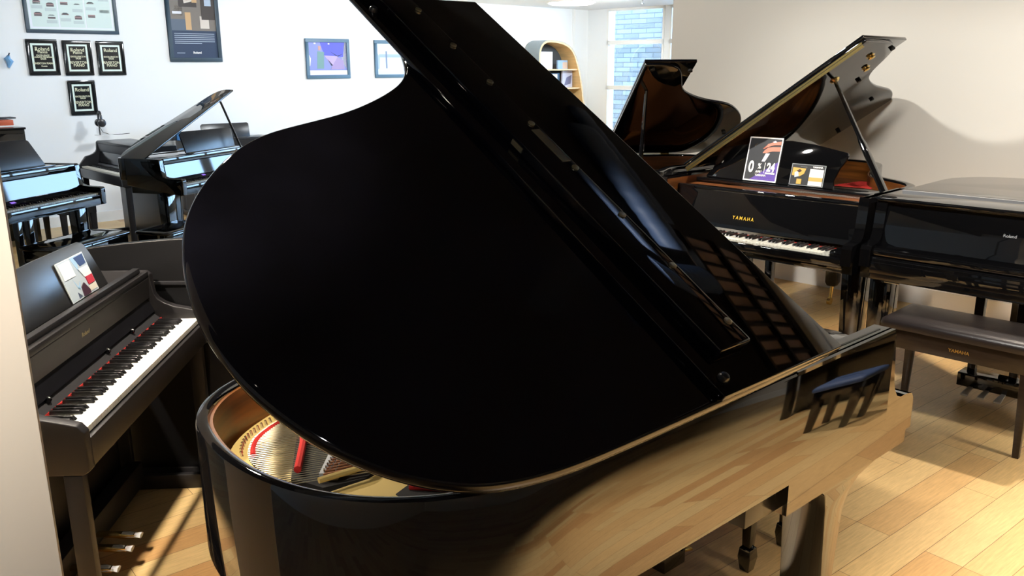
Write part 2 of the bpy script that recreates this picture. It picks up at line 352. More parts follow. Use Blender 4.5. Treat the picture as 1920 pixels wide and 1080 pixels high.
LIDP = [(0, 0), (-.3, -.006), (-.67, -.008), (-.78, -.007), (-.86, -.003), (-.925, .006), (-.978, .018), (-1.031, .042), (-1.083, .077), (-1.124, .114), (-1.165, .163), (-1.191, .211), (-1.213, .266), (-1.229, .322), (-1.235, .384),
        (-1.236, .44), (-1.225, .521), (-1.211, .58), (-1.189, .642), (-1.164, .693), (-1.122, .752), (-1.07, .807), (-1.021, .85), (-.977, .88), (-.92, .909), (-.853, .927), (-.781, .946), (-.705, .967), (-.613, 1.006), (-.515, 1.06),
        (-.459, 1.11), (-.42, 1.165), (-.385, 1.26), (-.35, 1.36), (-.29, 1.44), (-.2, 1.47), (0, 1.47)]
RIMP = [(0, 0), (-.25, 0), (-.5, 0), (-.65, 0), (-.751, .002), (-.80, .014), (-.851, .037), (-.906, .07), (-.943, .111), (-.974, .164), (-.994, .233), (-1, .321), (-.987, .411), (-.972, .455), (-.943, .501), (-.899, .541), (-.841, .568),
        (-.757, .607), (-.674, .641), (-.61, .676), (-.552, .717), (-.507, .772), (-.475, .841), (-.436, .917), (-.385, .979), (-.32, 1), (-.2, 1), (0, 1)]
def sweep(path, sect, inv=False):
    """sect: list of (offset inward, z)"""
    offs = {d: offset(path, d) for d in {s[0] for s in sect}}
    mb = MB(); n = len(sect); vs = []; fs = []
    for i in range(len(path)):
        for d, z in sect: p = offs[d][i]; vs.append((p[0], p[1], z))
    for i in range(len(path) - 1):
        for j in range(n):
            k = (j + 1) % n; fs.append((i * n + j, (i + 1) * n + j, (i + 1) * n + k, i * n + k))
    fs += [tuple(range(n)), tuple(reversed([(len(path) - 1) * n + j for j in range(n)]))]
    return mb.add(vs, fs)
def arm_poly(ztop, zbr, zb, arm, zk):
    a = arm / .158
    return [(-.46, ztop), (-.46, zb), (.128 * a, zb), (.131 * a, zk - .04), (.158 * a, zk - .04), (.156 * a, zk + .045), (.142 * a, zk + .062), (.11 * a, zk + .068), (.075 * a, zk + .069), (.052 * a, zk + .078),
            (.036 * a, zk + .098), (.025 * a, zk + .13), (.016 * a, zk + .19), (.006, ztop - .015), (0, ztop)]
def lid_group(t, P, sx, sy, ang, th=.02, flap=.435, matl=None, screws=True, rail=True, prop=None, bev=.007, underside_plane=False, inset=0):
    """P: hinge point at the lid's front bass corner, local; lid plane = top face of the main lid"""
    ml = matl or M['black']
    ca, sa = cos(rad(ang)), sin(rad(ang))
    F4 = Matrix(((1, 0, 0), (0, ca, -sa), (0, sa, ca))).to_4x4(); F4.translation = Vector(P)
    path = catmull([(a * sx, b * sy) for a, b in LIDP], 5, 14)
    if inset:
        pa, pb_ = offset(path, .007), offset(path, -.008); path = [(a[0] * (1 - k) + b[0] * k, a[1] * (1 - k) + b[1] * k) for a, b, p in zip(pa, pb_, path) for k in [max(0, min(1, (p[1] - .15) / .35))]]
    z1 = 0 if not underside_plane else th
    lid = build('lid', MB().prism(path, XY, z1 - th, z1), ml, t, bevel=bev, segs=4, M4=F4)
    if flap:
        f = build('front_flap', MB().prism([(0, .0), (-flap, .0), (-flap, 1.47 * sy), (0, 1.47 * sy)], XY, z1 + .0015, z1 + .02), ml, t, bevel=.004, segs=3, M4=F4)
        if rail:
            b = build('lock_rail', MB().box(-.385, -.285, .075, 1.56 * sy, z1 + .0205, z1 + .052), ml, f, bevel=.006, segs=3)
            if screws:
                for q in (.119, .272, .425, .58, .738, .90, 1.055, 1.215):
                    build('screw', MB().lathe([(.0088, 0), (.0088, .0025), (.006, .0035)], c=(-.303, q * 1.103, z1 + .0525), n=14), M['obrass'], f)
                build('lock_plate', MB().box(-.322, -.296, .665, .79, z1 + .052, z1 + .0535), M['obrass'], f, bevel=.0005, segs=1)
                build('latch', MB().box(-.388, -.3845, .735, .775, z1 + .030, z1 + .042), M['obrass'], f)
                for x, y in ((-.405, .035), (-.41, 1.385)):
                    build('bumper', MB().lathe([(.012, 0), (.012, .006), (.009, .011), (.004, .012)], c=(x, y, z1 + .0203), n=14), M['dsatin'], f)
    return lid, F4
def caster(parent, x, y, s=1.0, m=None):
    mb = MB().lathe([(.026 * s, -.012), (.026 * s, .012)], c=(x, y, .026 * s + .001), ax='y', n=20)
    c = build('caster', mb, m or M['brass'], parent, smooth=40)
    return c
def square_leg(t, x, y, ztop, wt=.05, wb=.033, m=None, cast=True, foot=.11):
    mb = MB().taper((x, y, foot), (wb, wb), (x, y, ztop), (wt, wt))
    mb.taper((x, y, foot - .025), (wb * .7, wb * .7), (x, y, foot + .001), (wb, wb))
    l = build('leg', mb, m or M['black'], t, bevel=.003)
    if cast:
        mb = MB().tube([(x, y, foot - .02), (x + .012, y, .05)], .012); mb.lathe([(.026, -.011), (.026, .011)], c=(x + .02, y, .0265), ax='y', n=20)
        build('caster', mb, M['brass'], l)
    return l
def lyre(t, x, y, zt, m=None, w=.11, pm=None, posts=True):
    mb = MB()
    for s in (-1, 1): mb.taper((x, y + s * w, .10), (.018, .018), (x, y + s * w, zt), (.022, .022))
    l = build('lyre_post', mb, m or M['black'], t, bevel=.002)
    build('pedal_box', MB().box(x - .06, x + .05, y - w - .05, y + w + .05, .06, .13), m or M['black'], t, bevel=.004)
    for k in (-1, 0, 1):
        mb = MB().loft([[(x + .04, y + k * .075 - .010, .058), (x + .04, y + k * .075 + .010, .058), (x + .04, y + k * .075 + .010, .068), (x + .04, y + k * .075 - .010, .068)],
                        [(x + .10, y + k * .075 - .014, .054), (x + .10, y + k * .075 + .014, .054), (x + .10, y + k * .075 + .014, .064), (x + .10, y + k * .075 - .014, .064)],
                        [(x + .145, y + k * .075 - .017, .045), (x + .145, y + k * .075 + .017, .045), (x + .145, y + k * .075 + .017, .055), (x + .145, y + k * .075 - .017, .055)]])
        build('pedal', mb, pm or M['brass'], t, bevel=.003)

def case(t, Wd, Ln, ztop=1.0, zb=.733, zk=.73, arm=.158, m=None, inner=None, zi=.865, th=.048, path=None, zlow=.655, closed=False, tha=None):
    tha = tha or th
    m = m or M['black']
    path = path or catmull([(a * Ln, b * Wd) for a, b in RIMP], 5, 14)
    sec = [(0, zb), (0, ztop - .010), (.003, ztop - .003), (.010, ztop), (th - .01, ztop), (th - .003, ztop - .003), (th, ztop - .01), (th, zb)]
    mb = sweep(path, sec)
    ap = arm_poly(ztop, zb, zlow, arm, zk)
    mb.prism(ap, XZ, .0004, tha + .004); mb.prism(ap, XZ, Wd - tha - .004, Wd - .0004)
    build('rim', mb, m, t, smooth=30)
    if inner:
        build('inner_rim', sweep(path, [(th, zi - .02), (th, ztop - .012), (th + .006, ztop - .012), (th + .006, zi - .02)]), inner, t, smooth=40)
    a = arm / .158
    # key bed, key slip, fallboard
    build('keybed', MB().box(-.45, .128 * a, th, Wd - th, zlow, zk - .045), m, t, bevel=.002)
    build('key_slip', MB().box(.118 * a, .148 * a, th, Wd - th, zlow + .03, zk - .008), m, t, bevel=.006, segs=3)
    return path

# ------------------------------------------------------------------ 1. the big black grand in front
AX = Vector((.748, .664, 0)).normalized()
T = root('grand_piano', frame((.960, 2.021, 0), AX), 'large black polished grand piano with raised lid nearest the camera', 'piano')
path = case(T, 1.45, 1.558, inner=M['mahog'], zi=.87, th=.026, tha=.052, m=M['near'])
lid, F4 = lid_group(T, (-.356, -.03, 1.03), 1, 1, 32.14, matl=M['lid'], th=.030, bev=.013, inset=.014)
sq = MB().taper((-.56, 1.32, .90), (.012, .012), (-.56, 1.0, 1.03 + 1.03 * tan(rad(32)) - .045), (.010, .010)); build('prop_stick', sq, M['black'], T, bevel=.002)
# bass leg, flush with the side, with a flared head under the key bed
lp = [(-.33, .66), (-.30, .655), (-.282, .64), (-.275, .60), (-.262, .4), (-.25, .085), (-.185, .085), (-.205, .39), (-.185, .57), (-.16, .61), (-.116, .637), (-.03, .652), (.10, .656), (.10, .665), (-.33, .665)]
l = build('leg', MB().prism(lp, XZ, .002, .115), M['near'], T, bevel=.003); build('caster', MB().lathe([(.028, -.011), (.028, .011)], c=(-.215, .06, .029), ax='y', n=20).tube([(-.218, .06, .09), (-.22, .06, .04)], .012), M['brass'], l)
l = build('leg', MB().prism(lp, XZ, 1.335, 1.448), M['black'], T, bevel=.003); build('caster', MB().lathe([(.028, -.011), (.028, .011)], c=(-.215, 1.39, .029), ax='y', n=20).tube([(-.218, 1.39, .09), (-.22, 1.39, .04)], .012), M['brass'], l)
square_leg(T, -1.3, .42, .735, .052, .036)
build('soundboard_underside', MB().prism(catmull([(a * 1.5, .03 + b * 1.39) for a, b in RIMP], 3), XY, .79, .80), M['dark'], T)
o = build('control_box', MB().box(-.58, -.455, .03, .20, .655, .733), M['dsatin'], T, bevel=.004)
build('indicator_light', MB().lathe([(.002, 0), (.002, .002)], c=(-.49, .0285, .715), ax='y', n=8), mat('red_led', (.5, 0, 0), .4, emit=(1, .02, .01), es=2), o)
lyre(T, -.05, .725, .655, w=.08)
# rail between rim top and front, fallboard, music shelf
build('fallboard', MB().prism([(-.20, .99), (-.06, .76), (-.045, .76), (-.045, .78), (-.175, .992)], XZ, .05, 1.40), M['black'], T, bevel=.003)
shp = catmull([(-.40, .052), (-.24, .052), (-.13, .056), (-.115, .068), (-.105, .10), (-.112, .15), (-.125, .22), (-.14, .32), (-.15, .5), (-.15, .9)], 4) + [(-.15, 1.40), (-.40, 1.40)]
build('music_shelf', MB().prism(shp, XY, .972, .995), M['black'], T, bevel=.003)
build('cheek_line', MB().box(-.34, -.03, .026, .031, .9995, 1.0012), M['dsatin'], T)
keyboard(T, 1.22, .14, .735, .112, .115)
# inside the tail: plate, felts, strings, bridges
build('soundboard', MB().prism([p for p in offset(path, .04) if p[0] < -.25], XY, .835, .845), M['spruce'], T, smooth=0)
ring = offset(path, .055); i0, i1 = 20, len(path) - 36
outer = ring[i0:i1]
tail_in = catmull([(-1.12, .11), (-1.24, .16), (-1.33, .26), (-1.40, .38), (-1.435, .50), (-1.437, .60), (-1.40, .68), (-1.34, .73), (-1.26, .765), (-1.15, .80), (-1.0, .85)], 6)
mb = MB()
def strip_between(mb, a, b, z0, z1, n=60):
    def samp(p, t):
        x = t * (len(p) - 1); i = min(int(x), len(p) - 2); f = x - i; return (p[i][0] * (1 - f) + p[i + 1][0] * f, p[i][1] * (1 - f) + p[i + 1][1] * f)
    rings = []
    for k in range(n + 1):
        p = samp(a, k / n); q = samp(b, k / n); rings.append([(p[0], p[1], z0), (p[0], p[1], z1 - .006), (p[0] * .92 + q[0] * .08, p[1] * .92 + q[1] * .08, z1), (q[0], q[1], z1), (q[0], q[1], z0)])
    mb.loft(rings)
out2 = catmull([(-1.12, .065), (-1.24, .09), (-1.36, .15), (-1.44, .24), (-1.48, .35), (-1.495, .46), (-1.485, .58), (-1.455, .665), (-1.40, .73), (-1.33, .78), (-1.26, .815), (-1.15, .865), (-1.0, .92)], 6)
strip_between(mb, out2, tail_in, .855, .885)
pl = build('iron_plate', mb, M['gold'], T, smooth=40)
mb = MB()
strip_between(mb, out2[30:], tail_in[22:], .8852, .893, 40); build('raised_flange', mb, M['gold'], T, smooth=40)
fe = offset(tail_in[32:], .010); mb = MB().tube([(p[0], p[1], .893) for p in fe], .0065, 8); build('felt_strip', mb, M['red'], T)
pin0 = None
for k in range(26):
    i = 32 + k * (len(tail_in) - 34) / 26; i0_ = int(i); p = tail_in[i0_]; q = tail_in[min(i0_ + 1, len(tail_in) - 1)]; fr = i - i0_
    x = p[0] * (1 - fr) + q[0] * fr - .008; y = p[1] * (1 - fr) + q[1] * fr + .006
    if pin0 is None: pin0 = build('hitch_pin', MB().tube([(0, 0, 0), (-.003, .002, .017)], .0026, 6), M['steel'], T); o = pin0
    else: o = pin0.copy(); COL.objects.link(o); o.parent = T
    o.location = (x, y, .887)
sd = Vector((1, -.42)).normalized()
mb = MB()
for k in range(66):
    t = k / 65; i = 22 + t * (len(tail_in) - 24); i0_ = int(i); p = tail_in[i0_]
    q = tail_in[min(i0_ + 1, len(tail_in) - 1)]; fr = i - i0_; x = p[0] * (1 - fr) + q[0] * fr; y = p[1] * (1 - fr) + q[1] * fr
    L_ = 1.0; mb.tube([(x, y, .896), (x + sd.x * L_, y + sd.y * L_, .90)], .0011, 4)
tag(build('treble_strings', mb, M['string'], T), None, kind='stuff')
# second felt and the dark gap with the long bridge
a0, a1 = Vector((-1.391, .494)), Vector((-1.268, .70)); dd = (a1 - a0)
mb = MB().tube([(a0.x, a0.y, .902), ((a0.x + a1.x) / 2 + .006, (a0.y + a1.y) / 2, .902), (a1.x, a1.y, .902)], .0075, 8); build('felt_strip', mb, M['red'], T)
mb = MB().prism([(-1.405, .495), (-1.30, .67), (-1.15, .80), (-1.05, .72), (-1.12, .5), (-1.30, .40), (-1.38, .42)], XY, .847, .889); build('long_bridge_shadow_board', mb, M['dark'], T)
mb = MB().prism([(-1.372, .448), (-1.345, .425), (-1.15, .62), (-1.18, .65), (-1.285, .545)], XY, .889, .905)
br_ = build('bass_bridge', mb, M['greyfelt'], T, bevel=.002)
mb = MB()
for k in range(22):
    t = k / 21
    for j in range(3):
        x = -1.362 + t * .175 + j * .008; y = .444 + t * .175 - j * .008; mb.tube([(x, y, .903), (x, y, .913)], .0017, 5)
build('bridge_pins', mb, M['steel'], br_)
mb = MB(); bd = Vector((1, -.30)).normalized()
for k in range(24):
    t = k / 23; x = -1.372 + t * .20; y = .43 + t * .20; mb.tube([(x, y, .909), (x + bd.x * .95, y + bd.y * .95, .912)], .0026, 6)
tag(build('bass_strings', mb, M['copper'], T), None, kind='stuff')
strut = catmull([(-1.395, .405), (-1.34, .40), (-1.29, .40), (-1.24, .44), (-1.17, .50), (-1.05, .56), (-.9, .6)], 6)
mb = MB().tube([(p[0], p[1], .915) for p in strut], .006, 8); build('plate_strut', mb, M['gold'], T)
build('plate_web', MB().prism(catmull([(-1.41, .39), (-1.34, .388), (-1.29, .388), (-1.24, .42), (-1.17, .48), (-1.05, .54), (-.9, .58)], 3) + [(-.9, .07), (-1.15, .07), (-1.27, .10), (-1.37, .18), (-1.42, .28)], XY, .886, .894), M['gold'], T)
build('sound_hole', MB().prism([(-1.30, .30), (-1.22, .33), (-1.1, .25), (-1.02, .14), (-1.12, .10), (-1.24, .15), (-1.30, .22)], XY, .894, .8955), M['dark'], T)
build('felt_block', MB().box(-1.36, -1.345, .30, .315, .894, .902), M['red'], T, bevel=.003)
build('felt_block', MB().tube([(-1.27, .30, .899), (-1.22, .24, .899), (-1.15, .19, .899)], .005, 8), M['red'], T)

# ------------------------------------------------------------------ 2. Yamaha grand against the right wall
T = root('grand_piano', frame(W(4.18, 3.00), -U), 'black grand piano by the right wall, two cards on its music desk', 'piano')
Wd = 1.265
path = case(T, Wd, 1.72, inner=M['mahog'], zi=.87, zb=.70, zlow=.63, zk=.715, ztop=1.0)
lid, F4 = lid_group(T, (-.27, 0, 1.02), 1.48, .872, 35, flap=.55, underside_plane=True, screws=False, rail=False)
# brass piano hinge showing along the front edge of the raised lid
h = build('piano_hinge', MB().box(-.001, .006, .0, 1.26, -.018, .010), M['brass'], T, bevel=.0008, segs=1, M4=F4)
build('hinge_line', MB().box(.006, .007, .0, 1.26, -.003, -.001), M['dark'], h)
for x, y in ((-.42, 1.235), (-.60, .93), (-1.25, .70), (-1.55, .28)):
    build('bumper', MB().lathe([(.014, -.012), (.014, 0)], c=(x, y, 0), n=14), M['dark'], T, M4=F4)
for x, y in ((-.30, 1.16), (-.46, 1.05)):
    build('prop_cup', MB().lathe([(.012, -.018), (.020, -.014), (.016, -.004), (.026, 0)], c=(x, y, 0), n=16).tube([(x - .03, y, -.003), (x + .03, y, -.003)], .008), M['brass'], T, M4=F4)
pc = F4 @ Vector((-.2827, .936, 0))
build('prop_cup', MB().lathe([(.02, -.012), (.03, 0)], c=(-.2827, .936, 0), n=16), M['brass'], T, M4=F4)
pb = Vector((-.36, 1.20, .96))
mb = MB(); d = pc - pb
mb.loft([[(pb + d * t) + Vector((sx_ * r, sy_ * r, 0)) for sx_, sy_ in ((-1, -1), (1, -1), (1, 1), (-1, 1))] for t, r in ((0, .014), (.05, .018), (.45, .016), (.5, .011), (1, .009))])
build('prop_stick', mb, M['black'], T, bevel=.001)
build('soundboard', MB().prism([p for p in offset(path, .05) if p[0] < -.25], XY, .85, .87), M['bronze'], T, smooth=0)
build('iron_plate', MB().prism([(-.5, .07), (-1.3, .07), (-1.5, .3), (-1.45, .5), (-1.1, .75), (-.85, 1.0), (-.6, 1.17), (-.5, 1.17)], XY, .87, .89), M['bronze'], T, bevel=.004)
mb = MB()
for k in range(14): mb.box(-1.12 + k * .03, -1.105 + k * .03, .72 - k * .004, .86 + k * .006, .892, .93)
build('dampers', mb, M['red'], T)
mb = MB()
for k in range(60):
    y = .2 + k * .015; mb.tube([(-1.25 + k * .009, y, .905), (-.5, y, .905)], .0012, 4)
tag(build('strings', mb, M['steel'], T), None, kind='stuff')
build('music_shelf', MB().box(-.50, -.30, .055, Wd - .055, .955, .975), M['black'], T, bevel=.003)
build('pin_block_cover', MB().box(-.30, -.14, .055, Wd - .055, .93, .945), M['bronze'], T, bevel=.002)
build('front_rail', MB().box(-.15, -.11, .05, Wd - .05, .93, .955), M['black'], T, bevel=.006, segs=3)
build('fallboard', MB().prism([(-.165, .95), (-.115, .95), (-.075, .80), (-.05, .735), (-.09, .725), (-.14, .82)], XZ, .05, Wd - .05), M['black'], T, bevel=.003)
vs, fs = text_mesh('Y A M A H A', .027, .0005, .0005)
# on the fallboard face, reading from the player side
p0 = Vector((-.0745, .53, .805)); fx = Vector((0, 1, 0)); fz = Vector((-.258, 0, .966)); fn = Vector((.966, 0, .258))
build('brand_lettering', MB().add([p0 + fx * (v[0] * .9) + fz * (v[1] - .015) + fn * (v[2] + .0045) for v in vs], fs), mat('gilt_letters', (.85, .55, .06), .35, metal=.5, emit=None), T, smooth=0)
keyboard(T, 1.055, .14, .715, .112, .075)
square_leg(T, -.10, 1.195, .64, .058, .044)
square_leg(T, -.10, .07, .64, .058, .044)
square_leg(T, -1.47, .45, .71, .045, .038, foot=.16)
lyre(T, -.12, .62, .64, w=.07)
build('cheek_block', MB().box(-.03, .11, 1.13, 1.215, .69, .735), M['black'], T, bevel=.01, segs=3)
# music desk
dk = [(.06, 0), (.06, .012), (.075, .03), (.10, .05), (.12, .13), (.14, .165), (.17, .19), (.5, .245), (.66, .252), (.82, .24), (1.05, .205), (1.06, .19), (1.05, .16), (1.02, .12), (.995, .05), (1.0, 0)]
DM = Matrix.Translation(Vector((-.33, 0, .975))) @ Matrix.Rotation(rad(-14), 4, 'Y')
build('music_desk', MB().prism([(y * .86 + .06, z) for y, z in dk], YZ, -.009, .009), M['black'], T, bevel=.003, M4=DM)
# cards standing on the desk (own things)
R2 = T.matrix_local @ DM
def deskart(name, y0, y1, z0, z1, items, mats, label, cat, lean=0, x=.014):
    f = lambda a, b, h: (x + h, a, b)
    mb = MB().box(x - .002, x, y0, y1, z0, z1); art(mb, f, items)
    return tag(build(name, mb, mats, smooth=0, M4=R2), label, cat)
mt = [M['white'], flat(52, 54, 58), M['purple'], flat(214, 138, 116), flat(225, 218, 228), flat(188, 104, 84), flat(170, 150, 110)]
y0, y1, z0, z1 = .365, .578, .004, .262
L_ = lambda a, b: (y0 + a * (y1 - y0), z0 + b * (z1 - z0))
it = [(1, 'r', *L_(.035, .03), *L_(.965, .97)),
      (2, 'p', [L_(.20, .03), L_(.965, .03), L_(.965, .46)]),
      (4, 'p', [L_(.47, .45), L_(.57, .45), L_(.68, .64), L_(.56, .64)]),
      (3, 'p', [L_(.96, .80), L_(.96, .70), L_(.74, .69), L_(.58, .65), L_(.46, .64), L_(.50, .70), L_(.60, .77), L_(.74, .79)]),
      (5, 'p', [L_(.96, .84), L_(.96, .92), L_(.74, .885), L_(.58, .84), L_(.45, .74), L_(.50, .735), L_(.62, .80), L_(.78, .83)]),
      (3, 'p', [L_(.96, .92), L_(.96, .85), L_(.74, .83), L_(.60, .78), L_(.52, .78), L_(.58, .85), L_(.72, .89)]),
      (4, 'p', [L_(.70, .90), L_(.78, .93), L_(.84, .90), L_(.76, .88)]),
      (6, 'p', [L_(.18, .80), L_(.27, .87), L_(.20, .77)]),
      (0, 't', '0', *L_(.20, .20), .092, .003, .75), (0, 't', '%', *L_(.45, .285), .044, .0012, .7), (0, 't', 'APR*', *L_(.45, .19), .019, .0006, 1),
      (0, 'r', *L_(.595, .19), *L_(.61, .43)), (0, 't', '24', *L_(.79, .245), .066, .003, .75), (0, 't', 'months', *L_(.79, .175), .02, .001, 1),
      (0, 't', 'YAMAHA', *L_(.52, .115), .017, .0006, 1), (4, 'r', *L_(.30, .055), *L_(.88, .062))]
deskart('poster_card', y0, y1, z0, z1, it, mt, 'white-bordered offer card reading 0% and 24 months on the music desk', 'sign')
y0, y1, z0, z1 = .66, .862, .004, .125
mt = [mat('acrylic_edge', (.35, .37, .38), .2), flat(44, 45, 46), flat(226, 226, 222), flat(214, 170, 92), flat(218, 172, 84), flat(196, 210, 224), flat(72, 46, 34), M['white']]
it = [(1, 'r', *L_(.02, .03), *L_(.98, .97)), (2, 'r', *L_(.56, .04), *L_(.96, .80)), (3, 'r', *L_(.56, .24), *L_(.96, .42)), (4, 'p', [L_(.05, .82), L_(.44, .80), L_(.40, .55), L_(.28, .42), L_(.05, .45)]),
      (5, 'p', [L_(.12, .60), L_(.22, .66), L_(.26, .42), L_(.14, .36)]), (6, 'p', [L_(.17, .66), L_(.26, .76), L_(.33, .68), L_(.26, .60)]), (4, 'r', *L_(.22, .06), *L_(.36, .30)),
      (7, 't', 'YAMAHA', *L_(.78, .85), .013, .0006, 1.1), (2, 'r', *L_(.26, .87), *L_(.46, .875))]
deskart('info_card', y0, y1, z0, z1, it, mt, 'small landscape information card in clear holder right of the offer card', 'sign')

# ------------------------------------------------------------------ 3. second open grand behind it
P0 = Vector((.688, 6.354, 0)); A2 = Vector((-.9975, -.07, 0))
T = root('grand_piano', frame(P0 - A2 * (-.30), A2), 'black baby grand piano with raised lid behind, in front of the window', 'piano')
path = case(T, 1.10, 1.15, inner=M['mahog'], zi=.87)
lid, F4 = lid_group(T, (-.30, 0, 1.0), .705, .976, 26.5, flap=.31, underside_plane=True, matl=M['lid'], screws=False, rail=False)
for x, y in ((-.05, 1.40), (-.28, 1.38), (-.78, .42)): build('bumper', MB().lathe([(.014, -.012), (.014, 0)], c=(x, y, 0), n=12), M['dark'], T, M4=F4)
build('lid_hinge', MB().lathe([(.016, -.03), (.016, .03)], c=(-.76, -.004, 1.0), ax='x', n=12), M['brass'], T)
pc = F4 @ Vector((-.081, 1.0986, 0)); pb = Vector((-.42, .86, .95))
pb = Vector((-.36, .95, .92))
build('prop_stick', MB().tube([pb, pb + (pc - pb) * .3, pc], [.02, .015, .010], 8), M['black'], T)
build('soundboard', MB().prism([p for p in offset(path, .05) if p[0] < -.25], XY, .85, .87), M['bronze'], T, smooth=0)
build('iron_plate', MB().prism([(-.45, .1), (-.85, .12), (-.98, .35), (-.9, .55), (-.62, .75), (-.45, 1.02)], XY, .87, .90), M['bronze'], T, bevel=.004)
build('music_shelf', MB().box(-.42, -.15, .05, 1.05, .955, .975), M['black'], T, bevel=.003)
build('fallboard', MB().prism([(-.165, .96), (-.12, .96), (-.05, .75), (-.09, .745)], XZ, .05, 1.05), M['black'], T, bevel=.003)
keyboard(T, .92, .14, .735, .112, .09)
for x, y in ((-.15, .07), (-.15, 1.03), (-.9, .4)): square_leg(T, x, y, .74)
lyre(T, -.15, .55, .66)

# ------------------------------------------------------------------ 4. closed digital grand at the right
T = root('digital_grand_piano', frame(W(4.22, 1.715), -U), 'black grand piano with closed lid at right, behind the padded bench', 'piano')
Wd, Ln = 1.30, 1.25
path = case(T, Wd, Ln, zb=.72, zlow=.62, zk=.72, ztop=.985, arm=.15)
tp = [(a * Ln * 1.01 + .0, -.008 + b * (Wd + .016)) for a, b in RIMP]
cl = catmull(tp, 5, 14)
build('lid', MB().prism([p for p in cl if p[0] < -.31] + [], XY, .987, 1.007), M['black'], T, bevel=.004, segs=3)
fl = build('front_flap', MB().box(-.307, .012, -.008, Wd + .008, .987, 1.007), M['black'], T, bevel=.004, segs=3)
build('piano_hinge', MB().box(-.312, -.302, .0, Wd, 1.0065, 1.0085), M['silver'], T)
build('fallboard', MB().prism([(-.05, .98), (-.015, .975), (.015, .86), (.02, .80), (.03, .765), (-.03, .765)], XZ, .05, Wd - .05), M['black'], T, bevel=.004, segs=3)
build('fallboard_cover', MB().box(.0, .135, .05, Wd - .05, .735, .775), M['black'], T, bevel=.012, segs=3)
build('front_panel', MB().box(.09, .14, .05, Wd - .05, .62, .735), M['black'], T, bevel=.012, segs=4)
vs, fs = text_mesh('Roland', .020, .0004, .0001)
lt = build('brand_lettering', MB().add([(.0115 + v[2] - (v[1]) * .26, .61 + v[0], .885 + v[1]) for v in vs], fs), M['silver'], T, smooth=0)
for x, y in ((-.05, .06), (-.05, Wd - .06)): square_leg(T, x, y, .63, .055, .05)
square_leg(T, -1.0, .45, .72, .04, .035)
lyre(T, -.28, .545, .63, w=.095, pm=M['plastic'])
build('headphone_hook', MB().tube([(.06, .10, .62), (.06, .10, .60), (.06, .17, .60), (.06, .175, .612)], .004, 6), M['steel'], T)

# ------------------------------------------------------------------ benches
def bench(m4, Lx, Dy, zt, label, cat='bench', seatm=None, woodm=None, pad=.055, legw=.022, apron=.085, splay=.0, logo=None, spade=False, group=None):
    T = root('piano_bench', m4, label, cat, group); seatm = seatm or M['leather']; woodm = woodm or M['brownblk']
    z0 = zt - pad
    rg = []
    for k, (ins, z) in enumerate(((.004, z0), (0, z0 + pad * .35), (.004, z0 + pad * .7), (.018, z0 + pad * .9), (.05, zt - .001), (.12, zt + .003))):
        hx, hy = Lx / 2 - ins, Dy / 2 - ins; r = .025; pts = []
        for cx, cy, a0 in ((hx - r, hy - r, 0), (-hx + r, hy - r, 90), (-hx + r, -hy + r, 180), (hx - r, -hy + r, 270)):
            for j in range(4): a = rad(a0 + j * 30); pts.append((cx + r * cos(a), cy + r * sin(a), z))
        rg.append(pts)
    build('seat', MB().loft(rg), seatm, T, smooth=50)
    hx, hy = Lx / 2 - .02, Dy / 2 - .02
    mb = MB(); mb.box(-hx, hx, -hy, -hy + .018, z0 - apron, z0); mb.box(-hx, hx, hy - .018, hy, z0 - apron, z0); mb.box(-hx, -hx + .018, -hy + .018, hy - .018, z0 - apron, z0); mb.box(hx - .018, hx, -hy + .018, hy - .018, z0 - apron, z0)
    build('apron', mb, woodm, T, bevel=.002)
    for sx in (-1, 1):
        for sy in (-1, 1):
            mb = MB(); x, y = sx * (hx - .026), sy * (hy - .026)
            if spade:
                mb.taper((x, y, .085), (legw * .62, legw * .62), (x, y, z0 - .001), (legw, legw)); mb.taper((x, y, .05), (legw * 1.0, legw * 1.0), (x, y, .085), (legw * .85, legw * .85)); mb.taper((x, y, 0), (legw * .7, legw * .7), (x, y, .05), (legw * 1.0, legw * 1.0))
            else: mb.taper((x + sx * splay, y + sy * splay, 0), (legw * .6, legw * .6), (x, y, z0 - .001), (legw, legw))
            build('leg', mb, woodm, T, bevel=.002)
    if logo:
        vs, fs = text_mesh(logo, .021, .0004, .0003); build('brand_lettering', MB().add([(v[0] + .02, -hy - .0005 - v[2], z0 - apron * .62 + v[1]) for v in vs], fs), mat('dull_gilt_letters', (.42, .24, .05), .4), T, smooth=0)
    return T
bench(frame(W(4.03, 1.17), -V), .66, .36, .515, 'dark brown wooden bench with padded leather seat and gilt lettering at right', logo='YAMAHA', splay=.012, pad=.05, apron=.09)
bench(frame(W(3.86, 2.47), -V), .66, .33, .49, 'black piano bench half hidden behind the near lid, before the keyboard', woodm=M['black'], seatm=M['blackleather'], legw=.03)
# bench of the nearest grand: only one foot shows under the case
NX = Vector((-AX.y, AX.x, 0))
c = Vector((.960, 2.021, 0)) + AX * .31 + NX * .75
bench(frame(c, NX), .62, .32, .49, 'black bench with spade-shaped feet seen beneath the nearest grand', woodm=M['black'], seatm=M['blackleather'], spade=True, legw=.024)

